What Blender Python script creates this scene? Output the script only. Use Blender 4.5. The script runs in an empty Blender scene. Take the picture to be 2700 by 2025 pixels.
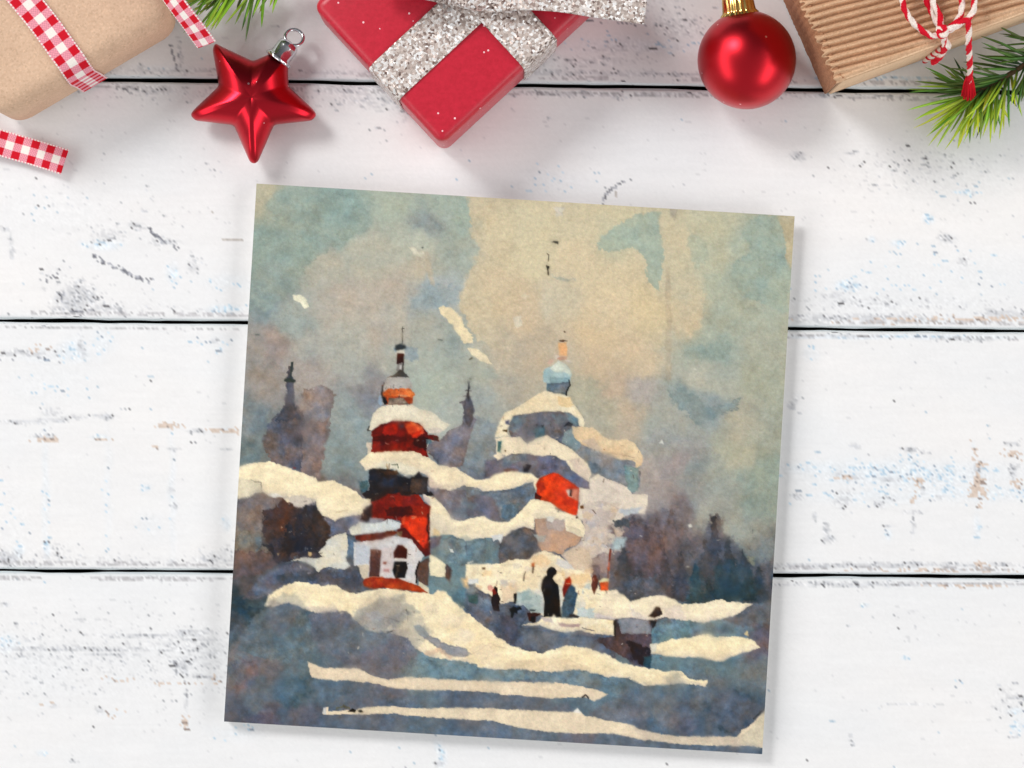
import bpy, bmesh, math, random
import numpy as np
from mathutils import Vector, Matrix

# ---------------------------------------------------------------- basics
# The table top is the plane z = 0.  1 photograph pixel (2700 x 2025) = 0.105 mm on the table.
S_PX = 0.105e-3
CAM_H = 0.75
scene = bpy.context.scene
COL = scene.collection

def P(px, py, z=0.0):
    """table-plane pixel -> world point at height z (metres), as seen from the camera height"""
    k = 1 - z / CAM_H
    return Vector(((px - 1350) * S_PX * k, (1012.5 - py) * S_PX * k, z))

def lin(c):
    """sRGB 0..255 -> linear albedo"""
    c = np.asarray(c, np.float64) / 255.0
    return np.where(c <= 0.04045, c / 12.92, ((c + 0.055) / 1.055) ** 2.4)

def L3(r, g, b):
    v = lin((r, g, b)); return (float(v[0]), float(v[1]), float(v[2]), 1.0)

def link(o, parent=None):
    COL.objects.link(o)
    if parent is not None:
        o.parent = parent
    return o

def empty(name, loc, label, cat, group=None):
    o = bpy.data.objects.new(name, None); COL.objects.link(o)
    o.location = loc; o.empty_display_size = .01
    o['label'] = label; o['category'] = cat
    if group: o['group'] = group
    return o

def mesh_obj(name, verts, faces, mats, parent=None, smooth=True, mat_idx=None, colors=None):
    """verts are WORLD points; they are stored relative to the parent thing"""
    off = Vector(parent_origin(parent)) if parent is not None else Vector((0, 0, 0))
    me = bpy.data.meshes.new(name)
    va = np.asarray([tuple(v) for v in verts] if not isinstance(verts, np.ndarray) else verts, np.float64) - np.array(off)
    if isinstance(faces, np.ndarray):
        n = len(faces); k = faces.shape[1]
        me.vertices.add(len(va)); me.vertices.foreach_set('co', va.astype(np.float32).ravel())
        me.loops.add(n * k); me.loops.foreach_set('vertex_index', faces.astype(np.int32).ravel())
        me.polygons.add(n)
        me.polygons.foreach_set('loop_start', np.arange(0, n * k, k, dtype=np.int32))
        me.update(calc_edges=True)
    else:
        me.from_pydata([tuple(v) for v in va], [], faces)
    for m in (mats if isinstance(mats, (list, tuple)) else [mats]):
        me.materials.append(m)
    if mat_idx is not None:
        me.polygons.foreach_set('material_index', np.asarray(mat_idx, np.int32))
    me.polygons.foreach_set('use_smooth', np.full(len(me.polygons), bool(smooth)))
    if colors is not None:
        a = me.color_attributes.new('Col', 'FLOAT_COLOR', 'POINT')
        c = np.ones((len(va), 4), np.float32); c[:, :3] = colors
        a.data.foreach_set('color', c.ravel())
    me.validate(); me.update()
    return link(bpy.data.objects.new(name, me), parent)

def parent_origin(p):
    o = Vector((0, 0, 0))
    while p is not None:
        o = o + p.location; p = p.parent
    return o

def bm_obj(name, bm, mats, parent=None, smooth=True, angle=None):
    off = Vector(parent_origin(parent)) if parent is not None else Vector((0, 0, 0))
    bmesh.ops.recalc_face_normals(bm, faces=bm.faces)
    me = bpy.data.meshes.new(name)
    for v in bm.verts: v.co -= off
    bm.to_mesh(me); bm.free()
    for m in (mats if isinstance(mats, (list, tuple)) else [mats]): me.materials.append(m)
    me.polygons.foreach_set('use_smooth', np.full(len(me.polygons), bool(smooth)))
    if angle is not None:
        me.set_sharp_from_angle(angle=math.radians(angle))
    return link(bpy.data.objects.new(name, me), parent)

def grid_faces(nx, ny, base=0):
    i = np.arange(nx - 1)[None, :]; j = np.arange(ny - 1)[:, None]
    a = base + j * nx + i
    return np.stack([a, a + nx, a + nx + 1, a + 1], -1).reshape(-1, 4)

# ---------------------------------------------------------------- materials
def new_mat(name):
    m = bpy.data.materials.new(name); m.use_nodes = True
    nt = m.node_tree
    b = nt.nodes['Principled BSDF']
    return m, nt, b

def N(nt, typ, **kw):
    n = nt.nodes.new(typ)
    for k, v in kw.items():
        if k.startswith('_'): n.inputs[k[1:]].default_value = v
        else: setattr(n, k, v)
    return n

def bump(nt, b, height_out, strength, dist):
    bp = N(nt, 'ShaderNodeBump'); bp.inputs['Strength'].default_value = strength; bp.inputs['Distance'].default_value = dist
    nt.links.new(height_out, bp.inputs['Height']); nt.links.new(bp.outputs['Normal'], b.inputs['Normal'])
    return bp

def objcoord(nt, sx=1, sy=1, sz=1):
    tc = N(nt, 'ShaderNodeTexCoord'); mp = N(nt, 'ShaderNodeMapping')
    mp.inputs['Scale'].default_value = (sx, sy, sz)
    nt.links.new(tc.outputs['Object'], mp.inputs['Vector'])
    return mp.outputs['Vector']

def noise(nt, vec, scale, detail=4, rough=.55):
    n = N(nt, 'ShaderNodeTexNoise'); n.inputs['Scale'].default_value = scale
    n.inputs['Detail'].default_value = detail; n.inputs['Roughness'].default_value = rough
    nt.links.new(vec, n.inputs['Vector']); return n

def ramp(nt, fac, stops, interp='LINEAR'):
    r = N(nt, 'ShaderNodeValToRGB'); r.color_ramp.interpolation = interp
    el = r.color_ramp.elements
    while len(el) < len(stops): el.new(.5)
    for e, (p, c) in zip(el, stops): e.position = p; e.color = c
    nt.links.new(fac, r.inputs['Fac']); return r

def mat_vcol(name, rough=.6, bump_scale=None, bump_dist=1e-4, spec=.3, bump_strength=.4, var=0.0):
    m, nt, b = new_mat(name)
    a = N(nt, 'ShaderNodeVertexColor'); a.layer_name = 'Col'
    out = a.outputs['Color']
    if var:
        v = objcoord(nt); n = noise(nt, v, 2500, 3)
        mx = N(nt, 'ShaderNodeMix', data_type='RGBA', blend_type='MULTIPLY'); mx.inputs['Factor'].default_value = 1
        r = ramp(nt, n.outputs['Fac'], [(.25, (1 - var,) * 3 + (1,)), (.75, (1 + var,) * 3 + (1,))])
        nt.links.new(out, mx.inputs['A']); nt.links.new(r.outputs['Color'], mx.inputs['B']); out = mx.outputs['Result']
    nt.links.new(out, b.inputs['Base Color'])
    b.inputs['Roughness'].default_value = rough; b.inputs['Specular IOR Level'].default_value = spec
    if bump_scale:
        v = objcoord(nt); n = noise(nt, v, bump_scale, 4)
        bump(nt, b, n.outputs['Fac'], bump_strength, bump_dist)
    return m

def mat_plain(name, col, rough=.5, metal=0.0, spec=.5, coat=0):
    m, nt, b = new_mat(name)
    b.inputs['Base Color'].default_value = col; b.inputs['Roughness'].default_value = rough
    b.inputs['Metallic'].default_value = metal; b.inputs['Specular IOR Level'].default_value = spec
    if coat: b.inputs['Coat Weight'].default_value = coat; b.inputs['Coat Roughness'].default_value = .2
    return m

def mat_speckled_red(name):
    """deep red satin wrapping paper with stray flakes of glitter"""
    m, nt, b = new_mat(name)
    v = objcoord(nt)
    n = noise(nt, v, 900, 5, .6)
    base = ramp(nt, n.outputs['Fac'], [(.3, L3(186, 24, 46)), (.7, L3(204, 32, 56))])
    vo = N(nt, 'ShaderNodeTexVoronoi'); vo.inputs['Scale'].default_value = 900; nt.links.new(v, vo.inputs['Vector'])
    lt = N(nt, 'ShaderNodeMath', operation='LESS_THAN'); lt.inputs[1].default_value = .25
    nt.links.new(vo.outputs['Distance'], lt.inputs[0])
    sp = N(nt, 'ShaderNodeSeparateColor'); nt.links.new(vo.outputs['Color'], sp.inputs['Color'])
    gt = N(nt, 'ShaderNodeMath', operation='GREATER_THAN'); gt.inputs[1].default_value = .95
    nt.links.new(sp.outputs['Red'], gt.inputs[0])
    mu = N(nt, 'ShaderNodeMath', operation='MULTIPLY'); nt.links.new(lt.outputs[0], mu.inputs[0]); nt.links.new(gt.outputs[0], mu.inputs[1])
    mx = N(nt, 'ShaderNodeMix', data_type='RGBA'); nt.links.new(mu.outputs[0], mx.inputs['Factor'])
    nt.links.new(base.outputs['Color'], mx.inputs['A']); mx.inputs['B'].default_value = L3(250, 205, 210)
    nt.links.new(mx.outputs['Result'], b.inputs['Base Color'])
    b.inputs['Roughness'].default_value = .36; b.inputs['Specular IOR Level'].default_value = .5
    bump(nt, b, n.outputs['Fac'], .25, 1.2e-4)
    return m

def mat_glitter(name):
    """silver glitter: every flake its own shade and its own tilt"""
    m, nt, b = new_mat(name)
    v = objcoord(nt)
    vo = N(nt, 'ShaderNodeTexVoronoi'); vo.inputs['Scale'].default_value = 1650; nt.links.new(v, vo.inputs['Vector'])
    sp = N(nt, 'ShaderNodeSeparateColor'); nt.links.new(vo.outputs['Color'], sp.inputs['Color'])
    r = ramp(nt, sp.outputs['Red'], [(0, L3(118, 96, 88)), (.07, L3(152, 134, 126)), (.20, L3(186, 171, 163)), (.42, L3(212, 197, 188)),
                                     (.64, L3(240, 232, 227)), (.85, L3(252, 251, 250))], 'CONSTANT')
    nt.links.new(r.outputs['Color'], b.inputs['Base Color'])
    geo = N(nt, 'ShaderNodeNewGeometry')
    sub = N(nt, 'ShaderNodeVectorMath', operation='SUBTRACT'); nt.links.new(vo.outputs['Color'], sub.inputs[0]); sub.inputs[1].default_value = (.5, .5, .5)
    sc = N(nt, 'ShaderNodeVectorMath', operation='SCALE'); nt.links.new(sub.outputs[0], sc.inputs[0]); sc.inputs['Scale'].default_value = .9
    ad = N(nt, 'ShaderNodeVectorMath', operation='ADD'); nt.links.new(sc.outputs[0], ad.inputs[0]); nt.links.new(geo.outputs['Normal'], ad.inputs[1])
    nm = N(nt, 'ShaderNodeVectorMath', operation='NORMALIZE'); nt.links.new(ad.outputs[0], nm.inputs[0])
    nt.links.new(nm.outputs[0], b.inputs['Normal'])
    b.inputs['Metallic'].default_value = .2; b.inputs['Roughness'].default_value = .32
    return m

def mat_kraft(name, c1, c2, dark=None, scale=1400, wrinkle=0.0, rough=.8):
    m, nt, b = new_mat(name)
    v = objcoord(nt)
    n1 = noise(nt, v, scale, 5, .7); n2 = noise(nt, v, 110, 3)
    r1 = ramp(nt, n1.outputs['Fac'], [(.28, c1), (.72, c2)])
    r2 = ramp(nt, n2.outputs['Fac'], [(.3, (.93, .92, .91, 1)), (.7, (1.05, 1.05, 1.05, 1))])
    mx = N(nt, 'ShaderNodeMix', data_type='RGBA', blend_type='MULTIPLY'); mx.inputs['Factor'].default_value = 1
    nt.links.new(r1.outputs['Color'], mx.inputs['A']); nt.links.new(r2.outputs['Color'], mx.inputs['B'])
    # sparse fibres
    vo = N(nt, 'ShaderNodeTexVoronoi'); vo.inputs['Scale'].default_value = 2100; nt.links.new(v, vo.inputs['Vector'])
    sp = N(nt, 'ShaderNodeSeparateColor'); nt.links.new(vo.outputs['Color'], sp.inputs['Color'])
    r3 = ramp(nt, sp.outputs['Green'], [(0, (.90, .89, .88, 1)), (.10, (.98, .98, .98, 1)), (.5, (1.01, 1.01, 1.01, 1)), (.9, (1.08, 1.08, 1.07, 1))], 'CONSTANT')
    m2 = N(nt, 'ShaderNodeMix', data_type='RGBA', blend_type='MULTIPLY'); m2.inputs['Factor'].default_value = 1
    nt.links.new(mx.outputs['Result'], m2.inputs['A']); nt.links.new(r3.outputs['Color'], m2.inputs['B'])
    nt.links.new(m2.outputs['Result'], b.inputs['Base Color'])
    b.inputs['Roughness'].default_value = rough; b.inputs['Specular IOR Level'].default_value = .25
    n3 = noise(nt, v, 45, 3)
    ad = N(nt, 'ShaderNodeMath', operation='MULTIPLY_ADD'); nt.links.new(n3.outputs['Fac'], ad.inputs[0]); ad.inputs[1].default_value = wrinkle * 10
    nt.links.new(n1.outputs['Fac'], ad.inputs[2])
    bump(nt, b, ad.outputs[0], .35, 1.5e-4)
    return m

def mat_metal(name, col, rough, coat=.0, flecks=0.0):
    m, nt, b = new_mat(name)
    b.inputs['Metallic'].default_value = 1.0; b.inputs['Roughness'].default_value = rough
    v = objcoord(nt)
    if flecks:
        vo = N(nt, 'ShaderNodeTexVoronoi'); vo.inputs['Scale'].default_value = 480; nt.links.new(v, vo.inputs['Vector'])
        lt = N(nt, 'ShaderNodeMath', operation='LESS_THAN'); lt.inputs[1].default_value = .14; nt.links.new(vo.outputs['Distance'], lt.inputs[0])
        sp = N(nt, 'ShaderNodeSeparateColor'); nt.links.new(vo.outputs['Color'], sp.inputs['Color'])
        gt = N(nt, 'ShaderNodeMath', operation='GREATER_THAN'); gt.inputs[1].default_value = 1 - flecks; nt.links.new(sp.outputs['Red'], gt.inputs[0])
        mu = N(nt, 'ShaderNodeMath', operation='MULTIPLY'); nt.links.new(lt.outputs[0], mu.inputs[0]); nt.links.new(gt.outputs[0], mu.inputs[1])
        mx = N(nt, 'ShaderNodeMix', data_type='RGBA'); nt.links.new(mu.outputs[0], mx.inputs['Factor'])
        mx.inputs['A'].default_value = col; mx.inputs['B'].default_value = L3(250, 190, 195)
        nt.links.new(mx.outputs['Result'], b.inputs['Base Color'])
    else:
        b.inputs['Base Color'].default_value = col
    n = noise(nt, v, 1800, 3); bump(nt, b, n.outputs['Fac'], .08, 5e-5)
    b.inputs['Coat Weight'].default_value = coat; b.inputs['Coat Roughness'].default_value = .35
    return m
# ---------------------------------------------------------------- the printed watercolour, painted with numpy
TILES = {'A': (580, 460, 2.0737), 'B': (1330, 520, 2.0737), 'C': (580, 1220, 2.0737), 'D': (1330, 1220, 2.0737),
         'E': (900, 840, 4.1475), 'F': (880, 1200, 4.1475), 'G': (1280, 860, 3.7705), 'H': (1230, 1240, 3.318),
         'I': (590, 1160, 4.0463)}

def T(tile, pts):
    ox, oy, k = TILES[tile]
    return [(ox + x / k, oy + y / k) for x, y in pts]

def vnoise(x, y, scale, seed):
    """smooth value noise in [-1, 1] sampled at (x, y)"""
    r = np.random.RandomState(seed).uniform(-1, 1, (64, 64))
    u = x / scale + 1000.0; v = y / scale + 1000.0
    iu = np.floor(u).astype(int); iv = np.floor(v).astype(int)
    fu = u - iu; fv = v - iv
    fu = fu * fu * (3 - 2 * fu); fv = fv * fv * (3 - 2 * fv)
    a = r[iv % 64, iu % 64]; b = r[iv % 64, (iu + 1) % 64]
    c = r[(iv + 1) % 64, iu % 64]; d = r[(iv + 1) % 64, (iu + 1) % 64]
    return (a * (1 - fu) + b * fu) * (1 - fv) + (c * (1 - fu) + d * fu) * fv

def fbm(x, y, scale, seed, octs=4, gain=0.55):
    t = 0; amp = 1; tot = 0
    for k in range(octs):
        t = t + amp * vnoise(x + 37.1 * k, y - 17.7 * k, scale / 2 ** k, seed + k); tot += amp; amp *= gain
    return t / tot * 1.6

def poly_sdf(px, py, pts):
    """signed distance, positive inside"""
    d = np.full(px.shape, 1e9, px.dtype); ins = np.zeros(px.shape, bool)
    n = len(pts)
    for i in range(n):
        ax, ay = pts[i]; bx, by = pts[(i + 1) % n]
        ex, ey = bx - ax, by - ay
        L = ex * ex + ey * ey + 1e-9
        t = np.clip(((px - ax) * ex + (py - ay) * ey) / L, 0, 1)
        d = np.minimum(d, (px - ax - t * ex) ** 2 + (py - ay - t * ey) ** 2)
        if abs(ey) > 1e-9:
            cond = (ay > py) != (by > py)
            ins ^= cond & (px < ex * (py - ay) / ey + ax)
    d = np.sqrt(d)
    return np.where(ins, d, -d)

def paint_card(X, Y):
    """colour (0..255 sRGB) of the printed picture at photograph-plane points X, Y"""
    X = X.astype(np.float32); Y = Y.astype(np.float32)
    w1 = fbm(X, Y, 60, 11, 4); w2 = fbm(X, Y, 60, 23, 4)
    w3 = fbm(X, Y, 17, 31, 4, .7); w4 = fbm(X, Y, 17, 43, 4, .7)
    w5 = fbm(X, Y, 7, 331, 2); w6 = fbm(X, Y, 7, 351, 2)
    sfield = fbm(X, Y, 70, 301, 3)          # where brush edges stay crisp and where they bleed
    # --- base wash: inverse-distance blend of sampled colours
    base = BASE
    bx = []; bc = []
    for tile, rows in base.items():
        for x, y, r, g, b in rows:
            bx.append(T(tile, [(x, y)])[0]); bc.append((r, g, b))
    bx = np.array(bx, np.float32); bc = np.array(bc, np.float32)
    xw = X + 22 * w1 + 4 * w3; yw = Y + 22 * w2 + 4 * w4
    num = np.zeros(X.shape + (3,), np.float32); den = np.zeros(X.shape, np.float32)
    for (cx, cy), c in zip(bx, bc):
        w = 1.0 / (((xw - cx) ** 2 + (yw - cy) ** 2) + 500.0) ** 2.3
        num += w[..., None] * c; den += w
    img = num / den[..., None]
    mott = fbm(X, Y, 38, 55, 5, .7); mot2 = fbm(X, Y, 95, 77, 4)
    img = img * (1 + 0.022 * mott + 0.012 * mot2)[..., None]
    img[..., 0] += 2 * mot2; img[..., 2] -= 2 * mot2
    k = 0
    for L in LAYERS:
        k += 1
        tile, pts, col = L[0], L[1], L[2]
        o = L[3] if len(L) > 3 else {}
        soft = o.get('s', 1.6); rough = o.get('r', 2.5); a = o.get('a', 1.0)
        col = np.array(col, np.float32)
        c2 = np.array(o.get('c2', col * .93), np.float32)
        P = T(tile, pts)
        for (tl, pp) in o.get('more', []): P = P + T(tl, pp)
        m = 16 + 4 * rough + 3 * soft + (o.get('w', 0) if 'w' in o else 0)
        xs = [p[0] for p in P]; ys = [p[1] for p in P]
        sel = (X > min(xs) - m) & (X < max(xs) + m) & (Y > min(ys) - m) & (Y < max(ys) + m)
        if not sel.any(): continue
        x = X[sel]; y = Y[sel]
        rr = rough * (1.35 if tile in 'ABCDI' else 1.0)
        wx = x + rr * (.7 * w1[sel] + w3[sel] + .55 * w5[sel]); wy = y + rr * (.7 * w2[sel] + w4[sel] + .55 * w6[sel])
        lightc = col.mean() > 205
        if 'w' not in o and soft < 3: soft = soft + np.clip(sfield[sel] - (.35 if lightc else .05), 0, 1) * (7 if lightc else 11) * min(1, rough / 2)
        if 'w' in o:
            d = np.full(x.shape, 1e9, np.float32)
            for (ax, ay), (bx_, by_) in zip(P[:-1], P[1:]):
                ex, ey = bx_ - ax, by_ - ay
                t = np.clip(((wx - ax) * ex + (wy - ay) * ey) / (ex * ex + ey * ey + 1e-9), 0, 1)
                d = np.minimum(d, np.hypot(wx - ax - t * ex, wy - ay - t * ey))
            sd = o['w'] / TILES[tile][2] / 2 - d
        else:
            sd = poly_sdf(wx, wy, P)
        al = np.clip(sd / soft + .5, 0, 1) * a
        if np.max(soft) > 3.5 and a < 1: al = al * al * (3 - 2 * al / max(a, 1e-6)) / max(a, 1e-6) if a else al
        if 'fade' in o:
            (fx0, fy0), (fx1, fy1) = T(tile, o['fade'])
            ex, ey = fx1 - fx0, fy1 - fy0
            al = al * np.clip(1 - ((x - fx0) * ex + (y - fy0) * ey) / (ex * ex + ey * ey), 0, 1)
        mix = np.clip(.5 + .8 * fbm(x, y, o.get('n', 34), 100 + 7 * k, 4), 0, 1)
        c = col + (c2 - col) * mix[:, None]
        if 'w' not in o and col.mean() > 222 and len(P) > 10:
            # snow: a bright crest, cooler and greyer towards its underside
            sdn = poly_sdf(wx, wy + 5, P)
            under = np.clip((sd - sdn) / 4, 0, 1)
            br = np.clip(.75 + .8 * w3[sel], .1, 1.3)
            lo = under * np.exp(-np.maximum(sd, 0) / 11) * .55 * br
            c = c + (np.array((196, 186, 178), np.float32) - c) * lo[:, None]
            hi = (1 - under) * np.exp(-np.maximum(sd - 2, 0) / 9) * .35 * br
            c = c + (np.array((254, 242, 208), np.float32) - c) * hi[:, None]
            str_ = fbm(x * .5 + y * .2, y * 2.2, 22, 600 + 5 * k, 3)
            c = c * (1 + .035 * str_)[:, None]
        elif 'w' not in o and col.mean() < 140 and o.get('tex', 1):
            tx = fbm(x, y, 24, 640 + 3 * k, 5, .78)
            hx = fbm(x, y, 40, 660 + 3 * k, 4, .7)
            c = c * (1 + .20 * tx)[:, None] + np.stack([12 * hx, 1 * hx, -11 * hx], -1)
        edge = np.clip(1 - np.abs(sd - 2.2) / 2.6, 0, 1) * o.get('e', .12 if col.mean() < 150 else .035)
        c = c * (1 - edge + .05 * mott[sel])[:, None]
        img[sel] = img[sel] * (1 - al[:, None]) + c * al[:, None]
    # pigment blooms and granulation of the printed wash
    dark = np.clip((205 - img.mean(-1)) / 105, .10, 1)
    h1 = fbm(X, Y, 30, 401, 5, .72); h2 = fbm(X, Y, 34, 431, 5, .72); h3 = fbm(X, Y, 16, 461, 4, .75)
    img *= (1 + (.13 * h1 + .085 * h3) * dark)[..., None]
    img[..., 0] += 10 * h2 * dark; img[..., 2] -= 9 * h2 * dark
    mid_ = np.clip((img.mean(-1) - 70) / 25, 0, 1) * dark
    img += np.stack([3 * dark + 5 * mid_, 3 * dark + 4 * mid_, -2 * dark + 5 * mid_], -1)
    # wet-in-wet: patches where the colours have run into each other
    def blur(a, sg):
        kx = np.exp(-.5 * (np.arange(-int(3 * sg) - 1, int(3 * sg) + 2) / sg) ** 2); kx /= kx.sum(); m_ = len(kx) // 2
        p = np.pad(a, ((m_, m_), (0, 0), (0, 0)), mode='edge'); a = sum(kx[i] * p[i:i + a.shape[0]] for i in range(len(kx)))
        p = np.pad(a, ((0, 0), (m_, m_), (0, 0)), mode='edge'); return sum(kx[i] * p[:, i:i + a.shape[1]] for i in range(len(kx)))
    px = X.shape[1] / 1421.0
    b1 = blur(img, 2.6 * px); b2 = blur(img, 7.5 * px)
    m1 = np.clip(.30 + .55 * fbm(X, Y, 48, 521, 4), 0, .85)[..., None]
    m2 = np.clip(.95 * fbm(X, Y, 62, 541, 4) - .22, 0, .8)[..., None]
    img = img * (1 - m1) + b1 * m1
    img = img * (1 - m2) + b2 * m2
    img = np.where(img < 135, img * (.80 + .20 * np.clip(img, 0, 135) / 135), img)
    rs = np.random.RandomState(5)
    g = rs.normal(0, 1, X.shape).astype(np.float32)
    g2 = fbm(X, Y, 7, 91, 2)
    lum = img.mean(-1, keepdims=True) / 255
    img = img * (1 + .018 * g[..., None] + .03 * g2[..., None])
    img = img + rs.normal(0, 1.6, img.shape) * (.4 + lum)
    fib = fbm(X, Y * 3.2, 12, 207, 3)
    img = img * (1 + .018 * fib[..., None])
    return np.clip(img, 4, 250)

BASE = {
 'A': [(230,80,181,176,152),(400,100,153,169,160),(650,150,143,164,157),(380,250,161,166,149),(700,280,147,164,156),(950,180,168,178,163),
  (1200,180,165,177,163),(1330,230,158,173,160),(1150,250,142,152,152),(250,400,142,159,151),(450,400,141,159,151),(300,600,140,150,147),
  (230,720,130,144,147),(600,500,178,175,160),(800,420,182,180,163),(700,650,184,174,160),(950,650,182,172,158),(1100,350,180,184,168),
  (1130,500,188,178,157),(1300,450,170,177,165),(1170,680,150,165,170),(1260,640,170,175,172),(1450,250,203,192,160),(1500,420,205,192,160),
  (1460,600,206,188,157),(1600,700,206,187,155),(1420,760,200,184,155),(1600,250,207,196,164),(600,750,176,171,160),(400,800,158,165,158),
  (850,850,180,172,160),(700,880,172,172,162),(1150,850,166,168,158),(1250,900,150,160,155),(300,950,153,140,134),(200,1000,146,141,136),
  (250,1150,149,141,135),(170,1350,122,130,134),(130,1500,107,120,124),(500,1100,165,156,149),(700,1000,168,170,162),(700,1300,142,152,152),
  (650,1500,130,142,142),(700,1420,136,147,147),(800,1200,134,133,137),(1150,1150,170,178,165),(1250,1300,165,172,165),(1450,1100,166,170,157),(1450,1250,157,162,157),
  (1560,1150,172,166,152),(1550,1000,188,175,153),(950,780,176,172,160),(1100,1000,170,175,164),(500,950,168,168,160)],
 'B': [(100,100,207,198,167),(400,150,205,195,165),(150,300,211,200,167),(400,350,212,197,165),(600,400,210,195,163),(800,600,215,197,160),
  (600,600,212,195,163),(300,550,202,191,165),(100,650,206,186,156),(500,750,208,188,155),(100,850,184,171,151),(200,800,192,177,153),
  (500,900,200,180,152),(700,850,205,185,155),(600,1050,190,172,151),(450,1050,172,170,151),(650,1200,187,171,150),(750,1050,170,163,157),
  (820,1200,166,168,158),(1100,200,188,186,160),(980,250,203,192,162),(1000,500,200,190,162),(1150,300,182,183,160),(1130,480,177,181,160),
  (1000,650,200,185,155),(1300,450,166,175,160),(1450,250,152,168,158),(1400,600,168,174,158),(1200,700,166,172,157),(1450,800,170,172,155),
  (1000,850,167,170,155),(1150,850,152,165,155),(1050,1000,185,182,165),(1200,1000,172,175,162),(1000,1100,134,150,151),(1150,1150,142,153,155),
  (950,1200,165,165,155),(1400,1000,165,168,150),(1300,1250,172,168,150),(1250,1400,175,172,150),(1450,1300,156,160,146),(950,1450,153,145,145),
  (850,1350,155,155,150),(1050,1500,136,143,142),(1200,1550,150,155,148),(1400,1500,141,153,142),(850,1580,163,152,148),(560,1180,172,168,150),(780,900,205,186,156),(600,250,200,193,163),(1550,180,188,178,148)],
 'D': [(800,100,158,150,145),(1050,150,142,144,142),(1200,50,164,164,150),(1100,230,160,160,150),(1400,200,141,152,142),(1300,350,154,157,148),
  (950,250,118,112,117),(1450,450,122,124,123),(750,450,107,94,100),(900,450,106,96,106),(850,650,96,96,106),(1150,450,86,86,96),(1250,600,57,77,90),
  (1150,680,57,84,97),(1050,620,67,87,100),(1400,650,72,80,94),(650,620,93,93,101),(1200,900,102,127,133),(1350,850,94,100,112),(1400,980,99,93,105),
  (650,950,86,76,86),(500,970,106,106,116),(300,950,106,113,123),(100,930,89,96,109),(900,1080,98,118,127),(1200,1120,97,114,122),(1400,1100,106,113,118),
  (300,1160,112,127,136),(600,1180,92,112,124),(900,1300,87,107,122),(1200,1300,72,92,107),(1300,1400,63,78,97),(1000,1400,80,92,110),(700,1350,87,102,119),
  (100,1320,96,103,116),(400,1350,90,107,121),(100,1480,99,109,123),(400,1520,96,106,121),(800,1530,96,106,121),(1200,1570,92,102,117),(1150,1250,90,104,118)],
 'C': [(150,1000,118,110,111),(300,900,97,112,120),(400,1000,94,110,120),(650,900,111,111,119),(800,1000,106,106,116),(950,1000,103,99,111),(250,1150,99,97,104),
  (130,1150,106,101,106),(400,1150,87,104,114),(400,1250,64,93,110),(350,1320,65,87,107),(150,1300,82,87,100),(600,1270,87,100,114),(900,1290,89,96,111),
  (1300,1300,93,101,116),(700,1440,87,100,117),(1100,1430,93,106,119),(1500,1470,96,106,121),(250,1380,87,84,100),(450,1390,91,93,106),(120,800,47,67,82),
  (100,750,42,64,82),(80,900,52,67,80),(200,820,62,82,94),(150,650,82,80,87),(300,620,77,84,97),(450,600,87,94,102),(600,650,77,80,90),(150,480,110,101,96),
  (120,350,128,119,112),(350,350,82,64,64),(450,450,62,57,64),(550,400,67,60,64),(250,300,105,90,87),(200,430,114,107,99),(650,330,97,96,108),(400,250,90,72,70),
  (1100,1100,111,131,139),(1300,1100,111,129,137),(1450,820,86,93,109),(1350,720,87,112,124),(1550,900,74,80,97),(1250,650,106,126,133),(1250,450,106,126,133),
  (1450,480,102,122,130),(1600,470,97,90,97),(1400,250,97,95,108),(1550,200,107,120,130),(1300,200,100,107,119),(140,230,112,108,112),(1200,1110,112,131,138)],
}
S = (248,231,193); S2 = (240,221,181); W = (240,231,208)
K = (18,17,22)
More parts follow.
